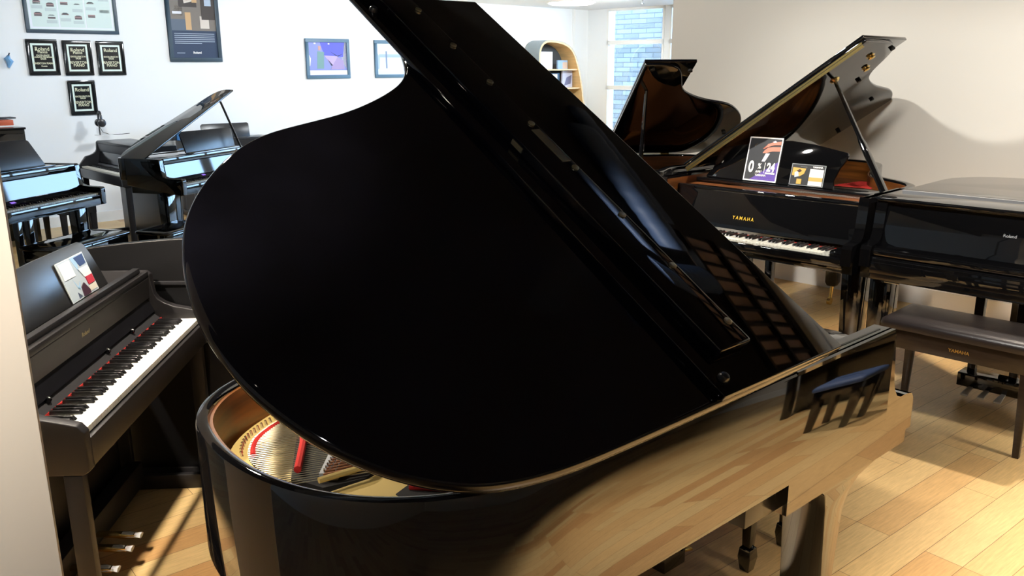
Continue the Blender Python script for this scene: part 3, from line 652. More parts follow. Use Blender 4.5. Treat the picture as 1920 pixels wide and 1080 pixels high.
bench(frame((3.17, 2.38, 0), (.664, -.748, 0)), .34, .28, .47, 'stand-in stool with a dark blue cushion, out of view, mirrored in the piano side', woodm=M['black'], seatm=mat('blue_cushion', (.04, .07, .16), .6, bump=.3, bscale=40), legw=.03)  # stand-in added out of view for the furniture mirrored in the case
T = root('upright_piano', frame(W(4.65, -.10), -U), 'black upright piano added out of view, seen only mirrored in the near case', 'piano')  # unseen piece, added so the near case mirrors something black
build('case', MB().box(-.45, 0, 0, 1.3, 0, 1.15), M['black'], T, bevel=.005)
build('key_shelf', MB().box(0, .24, .02, 1.28, .62, .78), M['black'], T, bevel=.006)
for y in (.04, 1.2): build('leg', MB().box(.15, .21, y, y + .05, 0, .62), M['black'], T, bevel=.003)
# ------------------------------------------------------------------ upright digital pianos
def digital(name, m4, Lk, label, m=None, top=.90, depth=.40, zk=.715, back=True, stand=True, keys=True, group=None, panel=False):
    """x toward player, front lip of keys at x=0; y bass->treble from 0 to Lk"""
    m = m or M['satin']; T = root(name, m4, label, 'piano', group); s = .035
    prof = [(-depth, top), (-.185, top), (-.17, top - .012), (-.166, top - .05), (-.162, top - .085), (-.150, top - .105), (-.127, top - .122), (-.09, top - .137), (-.05, top - .145), (0, zk + .028), (.016, zk + .008), (.018, zk - .10), (.0, zk - .112), (-.30, zk - .112), (-.30, zk - .05), (-depth, zk - .05)]
    for y0, y1 in ((-s, -.001), (Lk + .001, Lk + s)): build('side_panel', MB().prism(prof, XZ, y0, y1), m, T, bevel=.004, segs=3)
    build('top_board', MB().box(-depth, -.172, -.0005, Lk + .0005, top - .02, top + .002), m, T, bevel=.003)
    build('fascia', MB().prism([(-.175, top - .02), (-.172, top - .022), (-.178, top - .10), (-.20, top - .10), (-.20, top - .02)], XZ, 0, Lk), m, T, smooth=0)
    build('key_cover', MB().prism([(-.20, top - .10), (-.187, top - .102), (-.163, zk + .032), (-.19, zk + .028)], XZ, 0, Lk), mat('gloss_cover', (.008, .008, .010), .15, 1.9), T, smooth=0)
    cp = build('control_panel', MB().prism([(-.178, zk + .030), (-.142, zk + .002), (-.142, zk - .02), (-.21, zk - .02), (-.21, zk + .045)], XZ, 0, Lk), mat('charcoal_panel', (.035, .035, .038), .38), T, smooth=0)
    build('key_slip', MB().box(.001, .016, 0, Lk, zk - .10, zk - .018), m, T, bevel=.003)
    build('keybed', MB().box(-.30, .001, 0, Lk, zk - .11, zk - .03), m, T, smooth=0)
    if keys: keyboard(T, Lk, .138, zk, -.002, 0, red=2)
    if back:
        for y0, y1 in ((-s, -.0), (Lk, Lk + s)):
            build('leg', MB().box(-.055, -.005, y0 + .002, y1 - .002, .0, zk - .113), m, T, bevel=.003)
            build('side_stand', MB().box(-depth, -.055, y0 + .004, y1 - .004, 0, .06), m, T, bevel=.003)
            build('rear_post', MB().box(-depth, -depth + .08, y0 + .004, y1 - .004, .06, zk - .05), m, T, bevel=.003)
        build('back_panel', MB().box(-depth + .02, -depth + .035, 0, Lk, .0, zk - .05), m, T, smooth=0)
    return T, cp
# 5. nearest digital piano, at left
A = Vector((-1.130, 2.065, 0)); K = Vector((-.062, .998, 0)).normalized(); P_ = Vector((K.y, -K.x, 0))
T, cp = digital('digital_piano', frame(A, P_), 1.04, 'satin black digital piano at left, its music stand holding a picture card')
n_ = Vector((.53, 0, .85)).normalized()
for y in (.165, .585, .80):
    b = Vector((-.166, y, .736)); k = build('knob', MB().tube([b, b + n_ * .011], .010, 14).tube([b + n_ * .011, b + n_ * .014], [.010, .007], 14), M['black'], T)
    build('knob_dot', MB().tube([b + n_ * .014, b + n_ * .0148], .003, 8), M['white'], k)
def onpan(y, q): return Vector((-.186 + .044 * q, y, .745 - .028 * q))
mb = MB()
q = [onpan(.47, .25), onpan(.54, .25), onpan(.54, .75), onpan(.47, .75)]; mb.loft([q, [p + n_ * .0012 for p in q]]); build('display', mb, M['display'], T, smooth=0)
for y in [.27 + .022 * i for i in range(8)] + [.62 + .02 * i for i in range(7)]:
    mb = MB()
    for qq in (.3, .62): p = onpan(y, qq); mb.loft([[p + Vector((0, dy, 0)) * .005 + (onpan(0, 1) - onpan(0, 0)) * dx * .1 for dx, dy in ((-1, -1), (1, -1), (1, 1), (-1, 1))], [p + n_ * .0015 + Vector((0, dy, 0)) * .005 + (onpan(0, 1) - onpan(0, 0)) * dx * .1 for dx, dy in ((-1, -1), (1, -1), (1, 1), (-1, 1))]])
    build('button', mb, M['dsatin'], T, smooth=0)
vs, fs = text_mesh('Roland', .020, .0003, .0002)
build('brand_lettering', MB().add([(-.1725 + v[2] + v[1] * .07, .47 + v[0], .835 + v[1]) for v in vs], fs), mat('dull_gold_letters', (.35, .28, .12), .4), T, smooth=0)
for k, y in enumerate((.38, .50, .585)):
    b = Vector((-.28, y, .075)); mb = MB().loft([[b + Vector((x, dy * r, dz * .007 - x * .08)) for dy, dz in ((-1, -1), (1, -1), (1, 1), (-1, 1))] for x, r in ((0, .012), (.05, .013), (.10, .017), (.13, .012))])
    pd = build('pedal', mb, M['brass'], T, bevel=.003)
    rg = [[b + Vector((x, dy * r, dz * r * .5 - x * .08)) for dy, dz in ((1, 0), (.5, .9), (-.5, .9), (-1, 0), (-.5, -.7), (.5, -.7))] for x, r in ((.085, .016), (.11, .019), (.135, .013), (.15, .018))]
    build('plastic_bag', MB().loft(rg), mat('thin_plastic', (.6, .6, .6), .2), pd, smooth=20)
build('pedal_board', MB().box(-.34, -.28, 0, 1.04, .03, .13), M['satin'], T, bevel=.004)
# music rest: ledge and tilted board
build('music_ledge', MB().box(-.215, -.19, .03, 1.01, .902, .922), M['dsatin'], T, bevel=.003)
SM = Matrix.Translation(Vector((-.245, 0, .904))) @ Matrix.Rotation(rad(-18), 4, 'Y')
sh = [(.06, 0), (.855, 0), (.85, .04), (.83, .12), (.818, .152), (.805, .166), (.78, .174), (.48, .178), (.10, .172), (.07, .15)]
build('music_rest', MB().prism(sh, YZ, -.012, 0), mat('satin_rest', (.014, .015, .017), .33, 2.4, bump=.06, bscale=60, vstretch=(1, 1, 10)), T, bevel=.003, M4=SM)
R5 = T.matrix_local @ SM
y0, y1, z0, z1 = .565, .765, .004, .140
f = lambda a, b, h: (.006 + h, a, b)
mt = [flat(240, 250, 252), flat(170, 208, 238), flat(52, 72, 120), flat(205, 60, 80), flat(70, 45, 60), flat(190, 205, 215), flat(230, 225, 210), M['dark']]  # print colours lightened; reflection of a clear sleeve is painted in
it = [(5, 'r', *L_(.02, .02), *L_(.98, .98)), (1, 'p', [L_(.5, .98), L_(.6, .6), L_(.75, .98)]), (2, 'p', [L_(.62, .95), L_(.72, .7), L_(.95, .72), L_(.96, .96)]), (0, 'r', *L_(.05, .55), *L_(.45, .95)), (0, 'p', [L_(.6, .66), L_(.95, .66), L_(.95, .4), L_(.7, .42)]),
      (3, 'r', *L_(.72, .22), *L_(.96, .42)), (4, 'p', [L_(.42, .02), L_(.46, .25), L_(.58, .32), L_(.68, .1), L_(.66, .02)]), (2, 'p', [L_(.25, .02), L_(.28, .18), L_(.4, .04)]), (1, 'p', [L_(.3, .5), L_(.35, .25), L_(.5, .4), L_(.42, .2)]), (6, 'r', *L_(.7, .05), *L_(.97, .2))]
mb = MB().box(.003, .006, y0, y1, z0, z1); art(mb, f, it)
tag(build('picture_card', mb, mt, smooth=0, M4=R5), 'colourful blue and red picture card standing on near music rest', 'card')

# 6. arched black cabinet behind it (upright seen from its back)
T = root('upright_piano', frame((-1.74, 3.15, 0), (1, 0, 0)), 'black upright piano cabinet with arched top, turned back to camera, left', 'piano')
ar = [(0, 0), (1.38, 0), (1.38, .955)] + [(1.38 - 1.38 * k / 16, .955 + .065 * sin(pi * k / 16) ** .8) for k in range(1, 16)] + [(0, .955)]
build('back_board', MB().prism(ar, XZ, 0, .03), mat('cabinet_black', (.004, .004, .0045), .38), T, bevel=.004, segs=3)
build('case', MB().box(.03, 1.35, .03, .30, .03, .93), MATS['cabinet_black'], T, bevel=.004)
build('rail', MB().box(.03, 1.35, -.008, 0, .835, .85), M['dsatin'], T, bevel=.002)
build('key_shelf', MB().box(0.02, 1.36, .30, .55, .62, .76), M['satin'], T, bevel=.004)
build('plinth', MB().box(0, 1.38, -.004, .03, .0, .07), M['satin'], T, bevel=.003)
for x in (.03, 1.3): build('leg', MB().box(x, x + .05, .50, .55, 0, .62), M['satin'], T, bevel=.003)

# ------------------------------------------------------------------ 7/8. two small digital grands at left
def small_grand(origin, ax, label, Lk, top, zk, depth, lidang, lsx, lsy, lidw, flapless=True):
    """origin: treble-front key corner on floor; x toward player; y from bass (-Lk) to treble (0)"""
    T = root('digital_grand_piano', frame(origin, ax), label, 'piano'); s = .05; m = M['black']
    prof = [(-depth, top), (-.21, top), (-.195, top - .01), (-.19, top - .06), (-.185, top - .10), (-.172, zk + .06), (-.14, zk + .05), (-.03, zk + .045), (.004, zk + .045), (.012, zk + .03), (.008, zk - .085), (-.02, zk - .09), (-depth, zk - .02)]
    for y0 in (-Lk - s, 0.001): build('side_arm', MB().prism(prof, XZ, y0, y0 + s), m, T, bevel=.005, segs=3)
    rimp = catmull([(-depth, -Lk - s), (-depth - .08, -Lk - s + .02), (-depth - .14, -Lk + .1), (-depth - .15, -Lk * .6), (-depth - .13, -Lk * .35), (-depth - .08, -Lk * .15), (-depth, s)], 5)
    build('rim', MB().prism(rimp, XY, top - .18, top), m, T, bevel=.005, segs=3)
    build('top_board', MB().box(-depth, -.20, -Lk, 0, top - .03, top - .002), m, T, bevel=.003)
    build('front_beam', MB().box(-.235, -.192, -Lk, 0, top - .05, top - .001), m, T, bevel=.006, segs=3)
    build('fallboard', MB().prism([(-.215, top - .052), (-.188, top - .052), (-.170, zk + .035), (-.19, zk + .03)], XZ, -Lk, 0), m, T, smooth=0)
    build('control_panel', MB().prism([(-.19, zk + .028), (-.145, zk + .008), (-.145, zk - .02), (-.2, zk - .02)], XZ, -Lk, 0), M['dsatin'], T, smooth=0)
    build('display', MB().prism([(-.176, zk + .0225), (-.158, zk + .0145), (-.157, zk + .0155), (-.175, zk + .0235)], XZ, -Lk * .60, -Lk * .60 + .04), mat('violet_display', (.1, .05, .2), .3, emit=(.30, .16, .75), es=1.2), T, smooth=0)
    build('key_slip', MB().box(-.012, .004, -Lk, 0, zk - .085, zk - .012), m, T, bevel=.004, segs=3)
    build('keybed', MB().box(-depth, -.012, -Lk, 0, zk - .09, zk - .04), m, T, smooth=0)
    keyboard(T, Lk, .138, zk, -.014, -Lk)
    return T
AL = Vector((.968, -.252, 0)).normalized(); KL = Vector((.252, .968, 0)).normalized()
O = Vector((-3.103, 6.358, 0))
T = small_grand(O, AL, 'glossy black mini grand digital piano at far left reflecting blue daylight', 1.10, .945, .73, .50, 0, 1, 1, 1)
for y in (-.02, -1.10): square_leg(T, -.20, y, .65, .05, .035, cast=False, foot=.03)
square_leg(T, -.52, -.60, .75, .045, .03, cast=False, foot=.03)
lyre(T, -.20, -.55, .65, w=.05)
DM = Matrix.Translation(Vector((-.33, 0, .945))) @ Matrix.Rotation(rad(-18), 4, 'Y')
build('music_desk', MB().prism([(-.92, 0), (-.135, 0), (-.205, .19), (-.23, .205), (-.80, .215), (-.84, .19)], YZ, -.006, .006), M['dsatin'], T, bevel=.002, M4=DM)
build('desk_ledge', MB().box(-.33, -.24, -.93, -.13, .944, .952), M['black'], T, bevel=.002)
build('prop_stick', MB().tube([(-.55, -.33, .95), (-.55, -.62, 1.30)], .009, 8), M['black'], T)
lid2 = MB().prism(catmull([(0, 0), (-.18, 0), (-.25, .1), (-.25, .35), (-.15, .62), (0, .75)], 4), XY, 0, .018)
ca, sa = cos(rad(38)), sin(rad(38)); F = Matrix(((1, 0, 0), (0, ca, -sa), (0, sa, ca))).to_4x4(); F.translation = Vector((-.5, -1.14, .955)); build('lid', lid2, M['black'], T, bevel=.004, M4=F)

AM = Vector((.956, -.293, 0)).normalized(); KM = Vector((.293, .956, 0)).normalized()
cM = Vector((-2.975, 6.882, 0))
O = cM + AM * .345 + KM * (1.10 + .05)
T = small_grand(O, AM, 'black mini grand digital piano with slim raised lid by plaque wall', 1.10, .93, .73, .53, 0, 1, 1, 1)
for y in (-.02, -1.10): square_leg(T, -.20, y, .65, .05, .035, cast=False, foot=.03)
square_leg(T, -.52, -.60, .75, .045, .03, cast=False, foot=.03)
lyre(T, -.20, -.55, .65, w=.05)
ca, sa = cos(rad(21.54)), sin(rad(21.54)); F = Matrix(((1, 0, 0), (0, ca, -sa), (0, sa, ca))).to_4x4(); F.translation = Vector((-.345, -1.15, .93))
lp2 = catmull([(0, 0), (-.12, 0), (-.22, .01), (-.27, .10), (-.285, .33), (-.26, .55), (-.232, .72), (-.19, 1.09), (-.16, 1.30), (-.10, 1.39), (0, 1.392)], 4)
build('lid', MB().prism(lp2, XY, -.016, 0), M['black'], T, bevel=.004, M4=F)
build('prop_stick', MB().tube([tuple(F @ Vector((0, 1.16, -.017))), (-.20, -.02, .93)], .010, 8), M['black'], T)
DM = Matrix.Translation(Vector((-.28, 0, .935))) @ Matrix.Rotation(rad(-18), 4, 'Y')
build('music_desk', MB().prism([(-.70, 0), (.0, 0), (.03, .16), (.0, .175), (-.66, .185), (-.70, .165)], YZ, -.006, .006), M['dsatin'], T, bevel=.002, M4=DM)
build('desk_ledge', MB().box(-.28, -.20, -.70, 0, .93, .938), M['silver'], T, bevel=.002)
R8 = T.matrix_local @ DM
tag(build('paper_sheet', MB().box(.008, .011, -.93, -.78, 0.0, .235), flat(225, 238, 246), smooth=0, M4=R8), 'tall pale blank sheet standing on the mini grand by plaque wall', 'sheet')

# 9. upright digital piano along the left wall, seen end on
T, cp = digital('digital_piano', frame(W(2.81, 8.88), -U), 1.05, 'dark upright digital piano below the plaques, headphones on its top', m=M['dsatin'], top=.95, depth=.50)
build('front_board', MB().box(-.36, -.34, 0, 1.05, .02, .60), M['dsatin'], T, smooth=0)
T, cp = digital('digital_piano', frame(W(4.10, 9.18), -V), 1.0, 'dark digital piano against the long white wall, its music desk showing', m=M['dsatin'], top=.85, depth=.42, keys=False)
DM = Matrix.Translation(Vector((-.26, 0, .85))) @ Matrix.Rotation(rad(-15), 4, 'Y')
build('music_rest', MB().prism([(.22, 0), (.80, 0), (.81, .155), (.79, .168), (.24, .172), (.22, .155)], YZ, -.006, .006), M['dsatin'], T, bevel=.002, M4=DM)
R9 = frame(W(3.98, 9.48, .853), U)
for k, (x, w_, h_, c) in enumerate(((.0, .05, .10, (24, 26, 32)), (.06, .05, .105, (60, 110, 160)), (.115, .06, .11, (225, 228, 230)), (.0, .0, 0, 0))):
    if not w_: continue
    tag(build('book', MB().box(x, x + w_, 0, .12, 0, h_), flat(*c), bevel=.002, M4=R9), ['black book standing on the far digital piano, leftmost of three', 'blue book standing between black and white books', 'white book standing on the far digital piano, rightmost'][k], 'book', 'books on the far digital piano')
T = root('upright_piano', frame(W(1.15, 9.27), -V), 'tall black upright piano at left edge with objects on top', 'piano')
build('case', MB().box(-.45, 0, .0, 1.31, .0, 1.07), M['black'], T, bevel=.005)
build('top_lid', MB().box(-.46, .015, -.01, 1.32, 1.07, 1.09), M['black'], T, bevel=.004)
build('key_shelf', MB().box(0, .22, .02, 1.29, .62, .76), M['black'], T, bevel=.006)
for y in (.04, 1.22): build('leg', MB().box(.14, .20, y, y + .05, 0, .62), M['black'], T, bevel=.003)
R = frame(W(2.18, 9.45, 1.09), U)
for k, (x0, x1, z0, z1, c, nm, lb, ct) in enumerate(((-.1, .28, 0, .012, (230, 228, 222), 'sheet_music', 'pale sheet music lying under the orange boxes, far left', 'sheet music'), (-.06, .10, .013, .075, (120, 52, 38), 'box', 'dark red box on far left upright, beside orange one', 'box'), (.12, .24, .013, .065, (196, 92, 60), 'box', 'orange box on the top of far left upright', 'box'))):
    tag(build(nm, MB().box(x0, x1, 0, .2, z0, z1), flat(*c), bevel=.003, M4=R), lb, ct)
tag(build('book', MB().box(-.08, .27, .01, .19, .0755, .088), flat(40, 38, 40), bevel=.002, M4=R), 'thin black book lying across both boxes, far left', 'book')
# headphones on their stand
R = frame(W(3.30, 9.52, .953), U)
T = root('headphones', R, 'black headphones hanging on a clear stand below the lowest plaque', 'headphones')
build('headband', MB().tube([(-.045 + .0 * k, .04 * cos(pi * k / 12) , .17 + .075 * sin(pi * k / 12)) for k in range(13)], .012, 8), M['dsatin'], T)
for sy in (-1, 1): build('ear_cup', MB().lathe([(.03, -.014), (.042, -.008), (.042, .008), (.03, .014)], c=(-.045, sy * .042, .13), ax='y', n=18), M['dsatin'], T)
build('cable', MB().tube([(-.045, .04, .09), (-.02, .03, .03), (.04, 0, .004), (.16, -.03, .004), (.25, .02, .004)], .003, 6), M['dark'], T)
T = root('headphone_stand', R, 'clear acrylic stand holding the black headphones on the upright', 'stand')
build('post', MB().box(-.066, -.059, -.012, .012, 0, .235), M['dsatin'], T, bevel=.002)
build('base', MB().box(-.10, .06, -.06, .06, -.0, .006), M['plastic'], T, bevel=.002)

# benches at left
c = Vector((-3.03, 5.80, 0)); bench(frame(c, KL), .70, .34, .50, 'black wooden bench in front of the far left mini grand', woodm=M['black'], seatm=M['black'], pad=.03, legw=.024)
c = Vector((-2.60, 6.42, 0)); bench(frame(c, KM), .52, .30, .47, 'bench with pale blue daylight sheen, behind the arched cabinet', woodm=M['black'], seatm=M['black'], pad=.03, legw=.024)
bench(frame(W(2.45, 8.25), V), .60, .34, .52, 'small black bench standing before the upright below the plaques', woodm=M['dsatin'], seatm=M['blackleather'], pad=.04, legw=.026)
bench(frame(W(1.95, 8.78), U), .70, .34, .50, 'black bench under the tall upright at the far left', woodm=M['dsatin'], seatm=M['blackleather'], pad=.04, legw=.026)

# ------------------------------------------------------------------ frames and plaques on the left wall
def wallpic(name, u0, u1, z0, z1, fw, fm, items, mats, label, cat, group=None, th=.025):
    """frame on the left wall; local x=U, y=up; faces -V"""
    m4 = Matrix((U.to_4d(), Z.to_4d(), (-V).to_4d(), (0, 0, 0, 1))).transposed(); m4.col[3] = Vector((0, 0, 0, 1)); m4.col[0][3] = m4.col[1][3] = m4.col[2][3] = 0
    m4.translation = W((u0 + u1) / 2, LWV, (z0 + z1) / 2); a, b = (u1 - u0) / 2, (z1 - z0) / 2
    T = root(name, m4, label, cat, group)
    mb = MB(); mb.box(-a, a, -b, -b + fw, 0, th); mb.box(-a, a, b - fw, b, 0, th); mb.box(-a, -a + fw, -b + fw, b - fw, 0, th); mb.box(a - fw, a, -b + fw, b - fw, 0, th)
    build('frame', mb, fm, T, bevel=.002)
    mb = MB().box(-a + fw, a - fw, -b + fw, b - fw, 0, th * .5)
    art(mb, lambda x, y, h: (x, y, th * .5 + h), items(a - fw, b - fw) if callable(items) else items)
    build('print', mb, mats, T, smooth=0)
    return T
PM = [mat('plaque_black', (.012, .014, .016), .12, 1.5), mat('plaque_mint', (.72, .84, .78), .4), mat('plaque_lettering', (.72, .72, .52), .4)]
def plaque(u0, u1, z0, z1, lines, label):
    def items(a, b):
        k = .75; it = [(1, 'r', -a * .86, -b * .88, a * .86, b * .88), (0, 'r', -a * .70, -b * .76, a * .70, b * .76)]
        for s, y, sz in lines: it.append((2, 't', s, 0, y * b, sz, .0006, .95))
        it.append((2, 'r', -a * .55, b * .43, -a * .38, b * .52))
        return it
    wallpic('award_plaque', u0, u1, z0, z1, .022, PM[0], items, PM, label, 'plaque', 'award plaques')
L2 = [('Roland', .42, .052), ('Pianos', .26, .038), ('EXCELLENCE IN', .04, .022), ('SALES', -.08, .022), ('RIVERTON', -.38, .038), ('PIANO', -.56, .038)]
L3 = [l for l in L2 if l[0] != 'Pianos']
L1 = [('Roland', .42, .052), ('Pianos', .26, .038), ('EXCELLENCE', .07, .022), ('IN DIGITAL KEYBOARD', -.04, .020), ('SALES', -.15, .022), ('RIVERTON PIANO', -.44, .026), ('Phoenix', -.60, .018)]
plaque(2.714, 3.003, 1.573, 1.928, L1, 'black award plaque with a mint border, leftmost of the three in a row')
plaque(3.056, 3.335, 1.568, 1.922, L2, 'black award plaque in the middle of the row of three')
plaque(3.390, 3.669, 1.567, 1.919, L3, 'black award plaque at right end of the row of three')
plaque(3.058, 3.325, 1.159, 1.517, L3, 'black award plaque hanging alone below the row, above the headphones')
mt = [flat(206, 222, 218), flat(228, 232, 240), flat(96, 82, 84), flat(150, 110, 112), flat(186, 200, 200), flat(64, 66, 70)]
def cat_items(a, b):
    it = [(1, 'r', -a * .98, -b * .97, a * .98, b * .97)]
    for x0, x1 in ((-.93, -.33), (-.30, .29), (.32, .93)): it.append((0, 'r', a * x0, -b * .91, a * x1, b * .93))
    for c, x in enumerate((-.78, -.48, -.16, .14, .46, .78)):
        for r in range(4):
            y = -.62 + r * .42 + (.08 if c % 2 == 0 else 0)
            if c == 5: it += [(5, 'p', [(a * (x - .07), b * y), (a * (x + .05), b * (y - .03)), (a * (x + .08), b * (y + .06)), (a * (x + .02), b * (y + .16)), (a * x, b * (y + .05))])]
            else: it += [(2, 'r', a * (x - .085), b * y, a * (x + .085), b * (y + .06)), (3, 'r', a * (x - .085), b * (y + .065), a * (x + .085), b * (y + .10)), (5, 'p', [(a * (x - .085), b * (y + .10)), (a * (x + .085), b * (y + .10)), (a * (x + .04), b * (y + .14)), (a * (x - .04), b * (y + .14))])]
            it.append((4, 'r', a * (x - .12), b * (y - .16), a * (x + .12), b * (y - .05)))
    return it
wallpic('framed_poster', 2.739, 3.642, 1.99, 2.62, .035, M['blueframe'], cat_items, mt, 'wide framed chart of many small pianos above the plaques', 'poster')
mt = [flat(38, 56, 84), flat(120, 112, 104), flat(206, 196, 186), flat(196, 160, 116), flat(64, 56, 52), flat(214, 216, 222), flat(88, 100, 116), flat(172, 186, 204), M['white'], flat(176, 120, 92)]
def post_items(a, b):
    it = [(1, 'r', -a, -b * .22, a, b), (4, 'r', -a * .6, b * .45, a * .2, b * .72), (2, 'p', [(-a * .45, b * .95), (-a * .05, b * .98), (a * .05, b * .62), (-a * .35, b * .55)]), (9, 'p', [(-a * .28, b * .8), (-a * .1, b * .84), (-a * .08, b * .66), (-a * .25, b * .64)]),
          (3, 'r', -a * .0, b * .58, a * .22, b * .9), (4, 'r', a * .38, b * .1, a, b * .95), (7, 'r', a * .55, b * .5, a * .85, b * .8), (2, 'r', -a * .8, b * .2, -a * .45, b * .5), (6, 'r', -a, -b * .22, -a * .1, b * .1), (3, 'r', -a * .35, -b * .2, -a * .1, b * .3), (2, 'r', a * .3, -b * .15, a * .7, b * .2), (5, 'r', -a * .9, b * .25, -a * .5, b * .32)]
    for k in range(6): it.append((7, 'r', -a * .9, -b * (.30 + .055 * k), a * (.9 if k < 5 else .3), -b * (.315 + .055 * k)))
    it += [(8, 't', 'Roland', a * .05, -b * .88, .035, .001, 1), (7, 'r', -a * .85, -b * .87, -a * .5, -b * .855)]
    return it
wallpic('framed_poster', 4.176, 4.793, 1.706, 2.56, .045, M['blueframe'], post_items, mt, 'tall framed dark blue poster with photographs above a block of text', 'poster')
mt = [flat(140, 150, 215), flat(96, 100, 214), flat(150, 196, 206), flat(190, 170, 226), flat(168, 150, 200), flat(40, 44, 70), M['white'], flat(205, 160, 150), flat(120, 160, 160)]
def p3(a, b):
    return [(0, 'r', -a, -b, a, b), (1, 'p', [(-a * .4, b), (a * .9, b), (a * .8, b * .1), (-a * .2, b * .2)]), (8, 'p', [(-a * .6, -b * .6), (-a * .25, -b * .6), (-a * .2, b * .4), (-a * .55, b * .45)]), (7, 'p', [(-a * .5, b * .5), (-a * .38, b * .5), (-a * .36, b * .75), (-a * .5, b * .78)]),
            (3, 'p', [(-a * .2, b * .2), (a * .5, b * .15), (a * .45, -b * .4), (a * .2, -b * .5)]), (5, 'p', [(-a * .05, 0), (a * .25, -b * .42), (a * .15, -b * .42)]), (4, 'p', [(a * .5, b * .1), (a * .8, -b * .1), (a * .85, -b * .65), (a * .1, -b * .65)]),
            (6, 'p', [(a * .8, b), (a, b), (a, -b * .6), (a * .88, -b * .5), (a * .72, b * .1)]), (6, 'r', -a, -b * .98, a, -b * .70), (5, 'p', [(a * .1, b * .45), (a * .5, b * .18), (a * .8, b * .3), (a * .5, b * .12)]), (6, 'p', [(-a, b * .3), (-a * .9, 0), (-a * .95, -b * .4), (-a, -b * .5)]),
            (6, 'r', -a * .72, b * .88, -a * .62, b * .96), (6, 'r', a * .02, b * .86, a * .1, b * .94)]
wallpic('framed_picture', 5.916, 6.567, 1.497, 1.993, .042, mat('steel_blue_frame', (.10, .19, .28), .4), p3, mt, 'framed purple stage picture on the white wall, left of two', 'picture')
mt = [flat(210, 226, 242), flat(160, 184, 216), M['white'], flat(120, 140, 175)]
def p4(a, b):
    return [(0, 'r', -a, -b, a, b), (1, 'r', -a * .9, b * .1, a * .9, b * .3), (1, 'p', [(-a, b * .4), (-a * .85, b * .1), (-a * .9, -b * .6), (-a, -b * .7)]), (2, 'r', -a * .4, -b * .9, a * .3, b * .08), (3, 'r', -a * .5, -b * .6, -a * .42, b * .5)]
wallpic('framed_picture', 6.972, 7.62, 1.497, 1.991, .042, MATS['steel_blue_frame'], p4, mt, 'framed pale blue picture partly hidden by the big lid, right of two', 'picture')
# small blue thing at the left edge of the picture: a hanging ornament on the wall
tag(build('wall_ornament', MB().tube([(0, 0, -.09), (.02, 0, -.03), (0, 0, .0), (.025, 0, .05)], [.01, .035, .03, .008], 8), flat(120, 170, 215), M4=frame(W(2.52, LWV - .05, 1.74), U)), 'small blue glass-like ornament on the wall at left edge', 'ornament')

# ------------------------------------------------------------------ curved bookcase in the corner
m4 = frame(W(9.84, 9.42), U); T = root('bookcase', m4, 'curved piano-shaped birch bookcase standing by the white wall corner', 'bookcase')
oc = catmull([(0, 0), (0, .6), (0, 1.2), (-.01, 1.7), (.0, 1.86), (.05, 1.96), (.14, 2.015), (.26, 2.03), (.42, 2.02), (.58, 1.99), (.72, 1.93), (.83, 1.82), (.90, 1.68), (.97, 1.50), (1.02, 1.30), (1.06, 1.10), (1.13, .95), (1.24, .82), (1.40, .70), (1.47, .55), (1.48, .3), (1.48, 0)], 5)
mb = sweep([(p[0], p[1]) for p in oc], [(0, 0), (0, .33), (-.035, .33), (-.035, 0)])
def swz(mb, f):
    mb.v = [f(v) for v in mb.v]; return mb
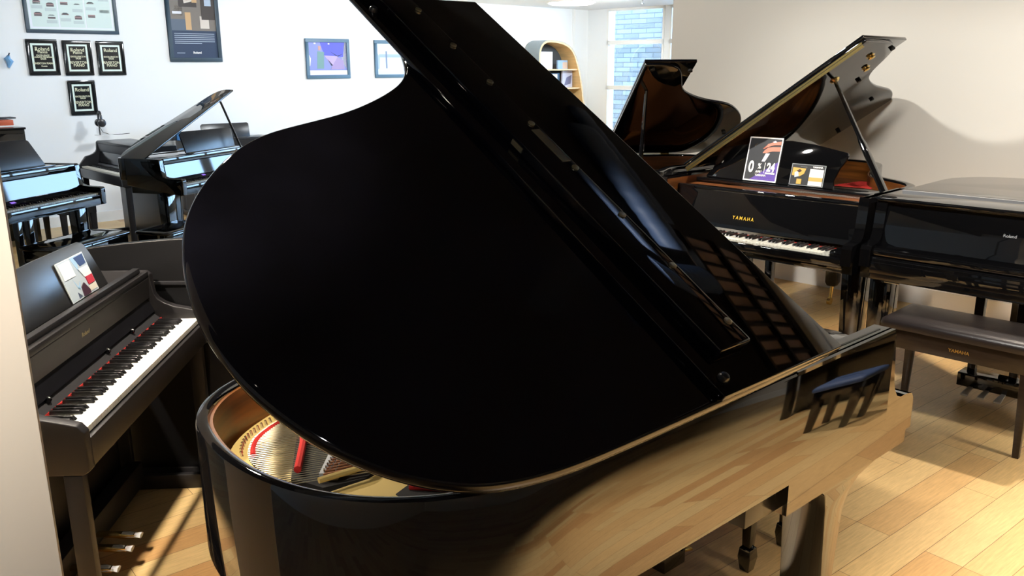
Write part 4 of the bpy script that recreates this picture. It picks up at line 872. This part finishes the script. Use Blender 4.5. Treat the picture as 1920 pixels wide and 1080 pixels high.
# band: inner birch, outer grey
band = MB(); inn = offset(oc, .03)
def ring_ok(a, b):
    mbx = MB(); rings = [[(p[0], 0, p[1]), (p[0], .33, p[1]), (q[0], .33, q[1]), (q[0], 0, q[1])] for p, q in zip(a, b)]; mbx.loft(rings); return mbx
build('frame_band', ring_ok(oc, inn), M['maple'], T, smooth=40)
oc2 = offset(oc, -.006)
build('outer_skin', ring_ok(oc2[:60], oc[:60]), M['shelfgrey'], T, smooth=40)
build('back_panel', MB().prism([(p[0], p[1]) for p in inn], XZ, .31, .32), M['shelfback'], T, smooth=0)
for z, x1 in ((1.592, .93), (1.30, .99), (.985, 1.08), (.60, 1.42), (.25, 1.45)): build('shelf', MB().box(.02, x1, .02, .31, z - .02, z), M['maple'], T, smooth=0)
R = m4
def onshelf(name, x0, x1, z0, z1, y0, y1, c, label, cat, group='items on the curved bookcase', items=None, mats=None):
    mb = MB().box(x0, x1, y0, y1, z0, z1)
    ms = [flat(*c)]
    if items: ms += mats; art(mb, lambda x, y, h: (x, y0 - h, y), items)
    tag(build(name, mb, ms, smooth=0, M4=R), label, cat, group)
onshelf('pamphlet', .10, .42, 1.593, 1.86, .12, .16, (232, 236, 240), 'white pamphlet on top shelf of the bookcase, left side', 'pamphlet', items=[(1, 'r', .14, 1.70, .38, 1.705), (1, 'r', .14, 1.75, .38, 1.755)], mats=[flat(190, 190, 200)])
onshelf('photo_card', .55, .78, 1.593, 1.73, .12, .15, (150, 180, 212), 'small blue photo card at right of the bookcase top shelf', 'card', items=[(1, 'r', .66, 1.60, .77, 1.70)], mats=[flat(206, 180, 160)])
onshelf('framed_sheet', .18, .60, 1.301, 1.53, .13, .16, (28, 60, 84), 'dark frame with white sheet on the second bookcase shelf', 'frame', items=[(1, 'r', .22, 1.315, .55, 1.515)], mats=[M['white']])
onshelf('pamphlet', .66, .90, 1.301, 1.56, .12, .15, (196, 196, 212), 'pale violet pamphlet on second shelf, beside the dark frame', 'pamphlet', items=[(1, 'p', [(.70, 1.33), (.86, 1.36), (.88, 1.5), (.76, 1.46)])], mats=[flat(110, 110, 140)])
onshelf('book', .68, .86, .986, 1.10, .10, .22, (150, 190, 205), 'small pale blue book standing on the third bookcase shelf', 'book')
onshelf('bottle', .92, .99, .986, 1.03, .10, .16, (190, 190, 60), 'small yellow-green object at right end of third shelf', 'ornament')
onshelf('box', .90, 1.04, .82, .95, .10, .22, (196, 60, 96), 'pink red box below the third bookcase shelf', 'box')
tag(build('wall_outlet', MB().box(-.03, .03, -.008, 0, -.05, .05), M['trim'], bevel=.002, M4=frame(W(11.25, LWV, .96), U)), 'small white switch plate on the wall right of the bookcase', 'switch')
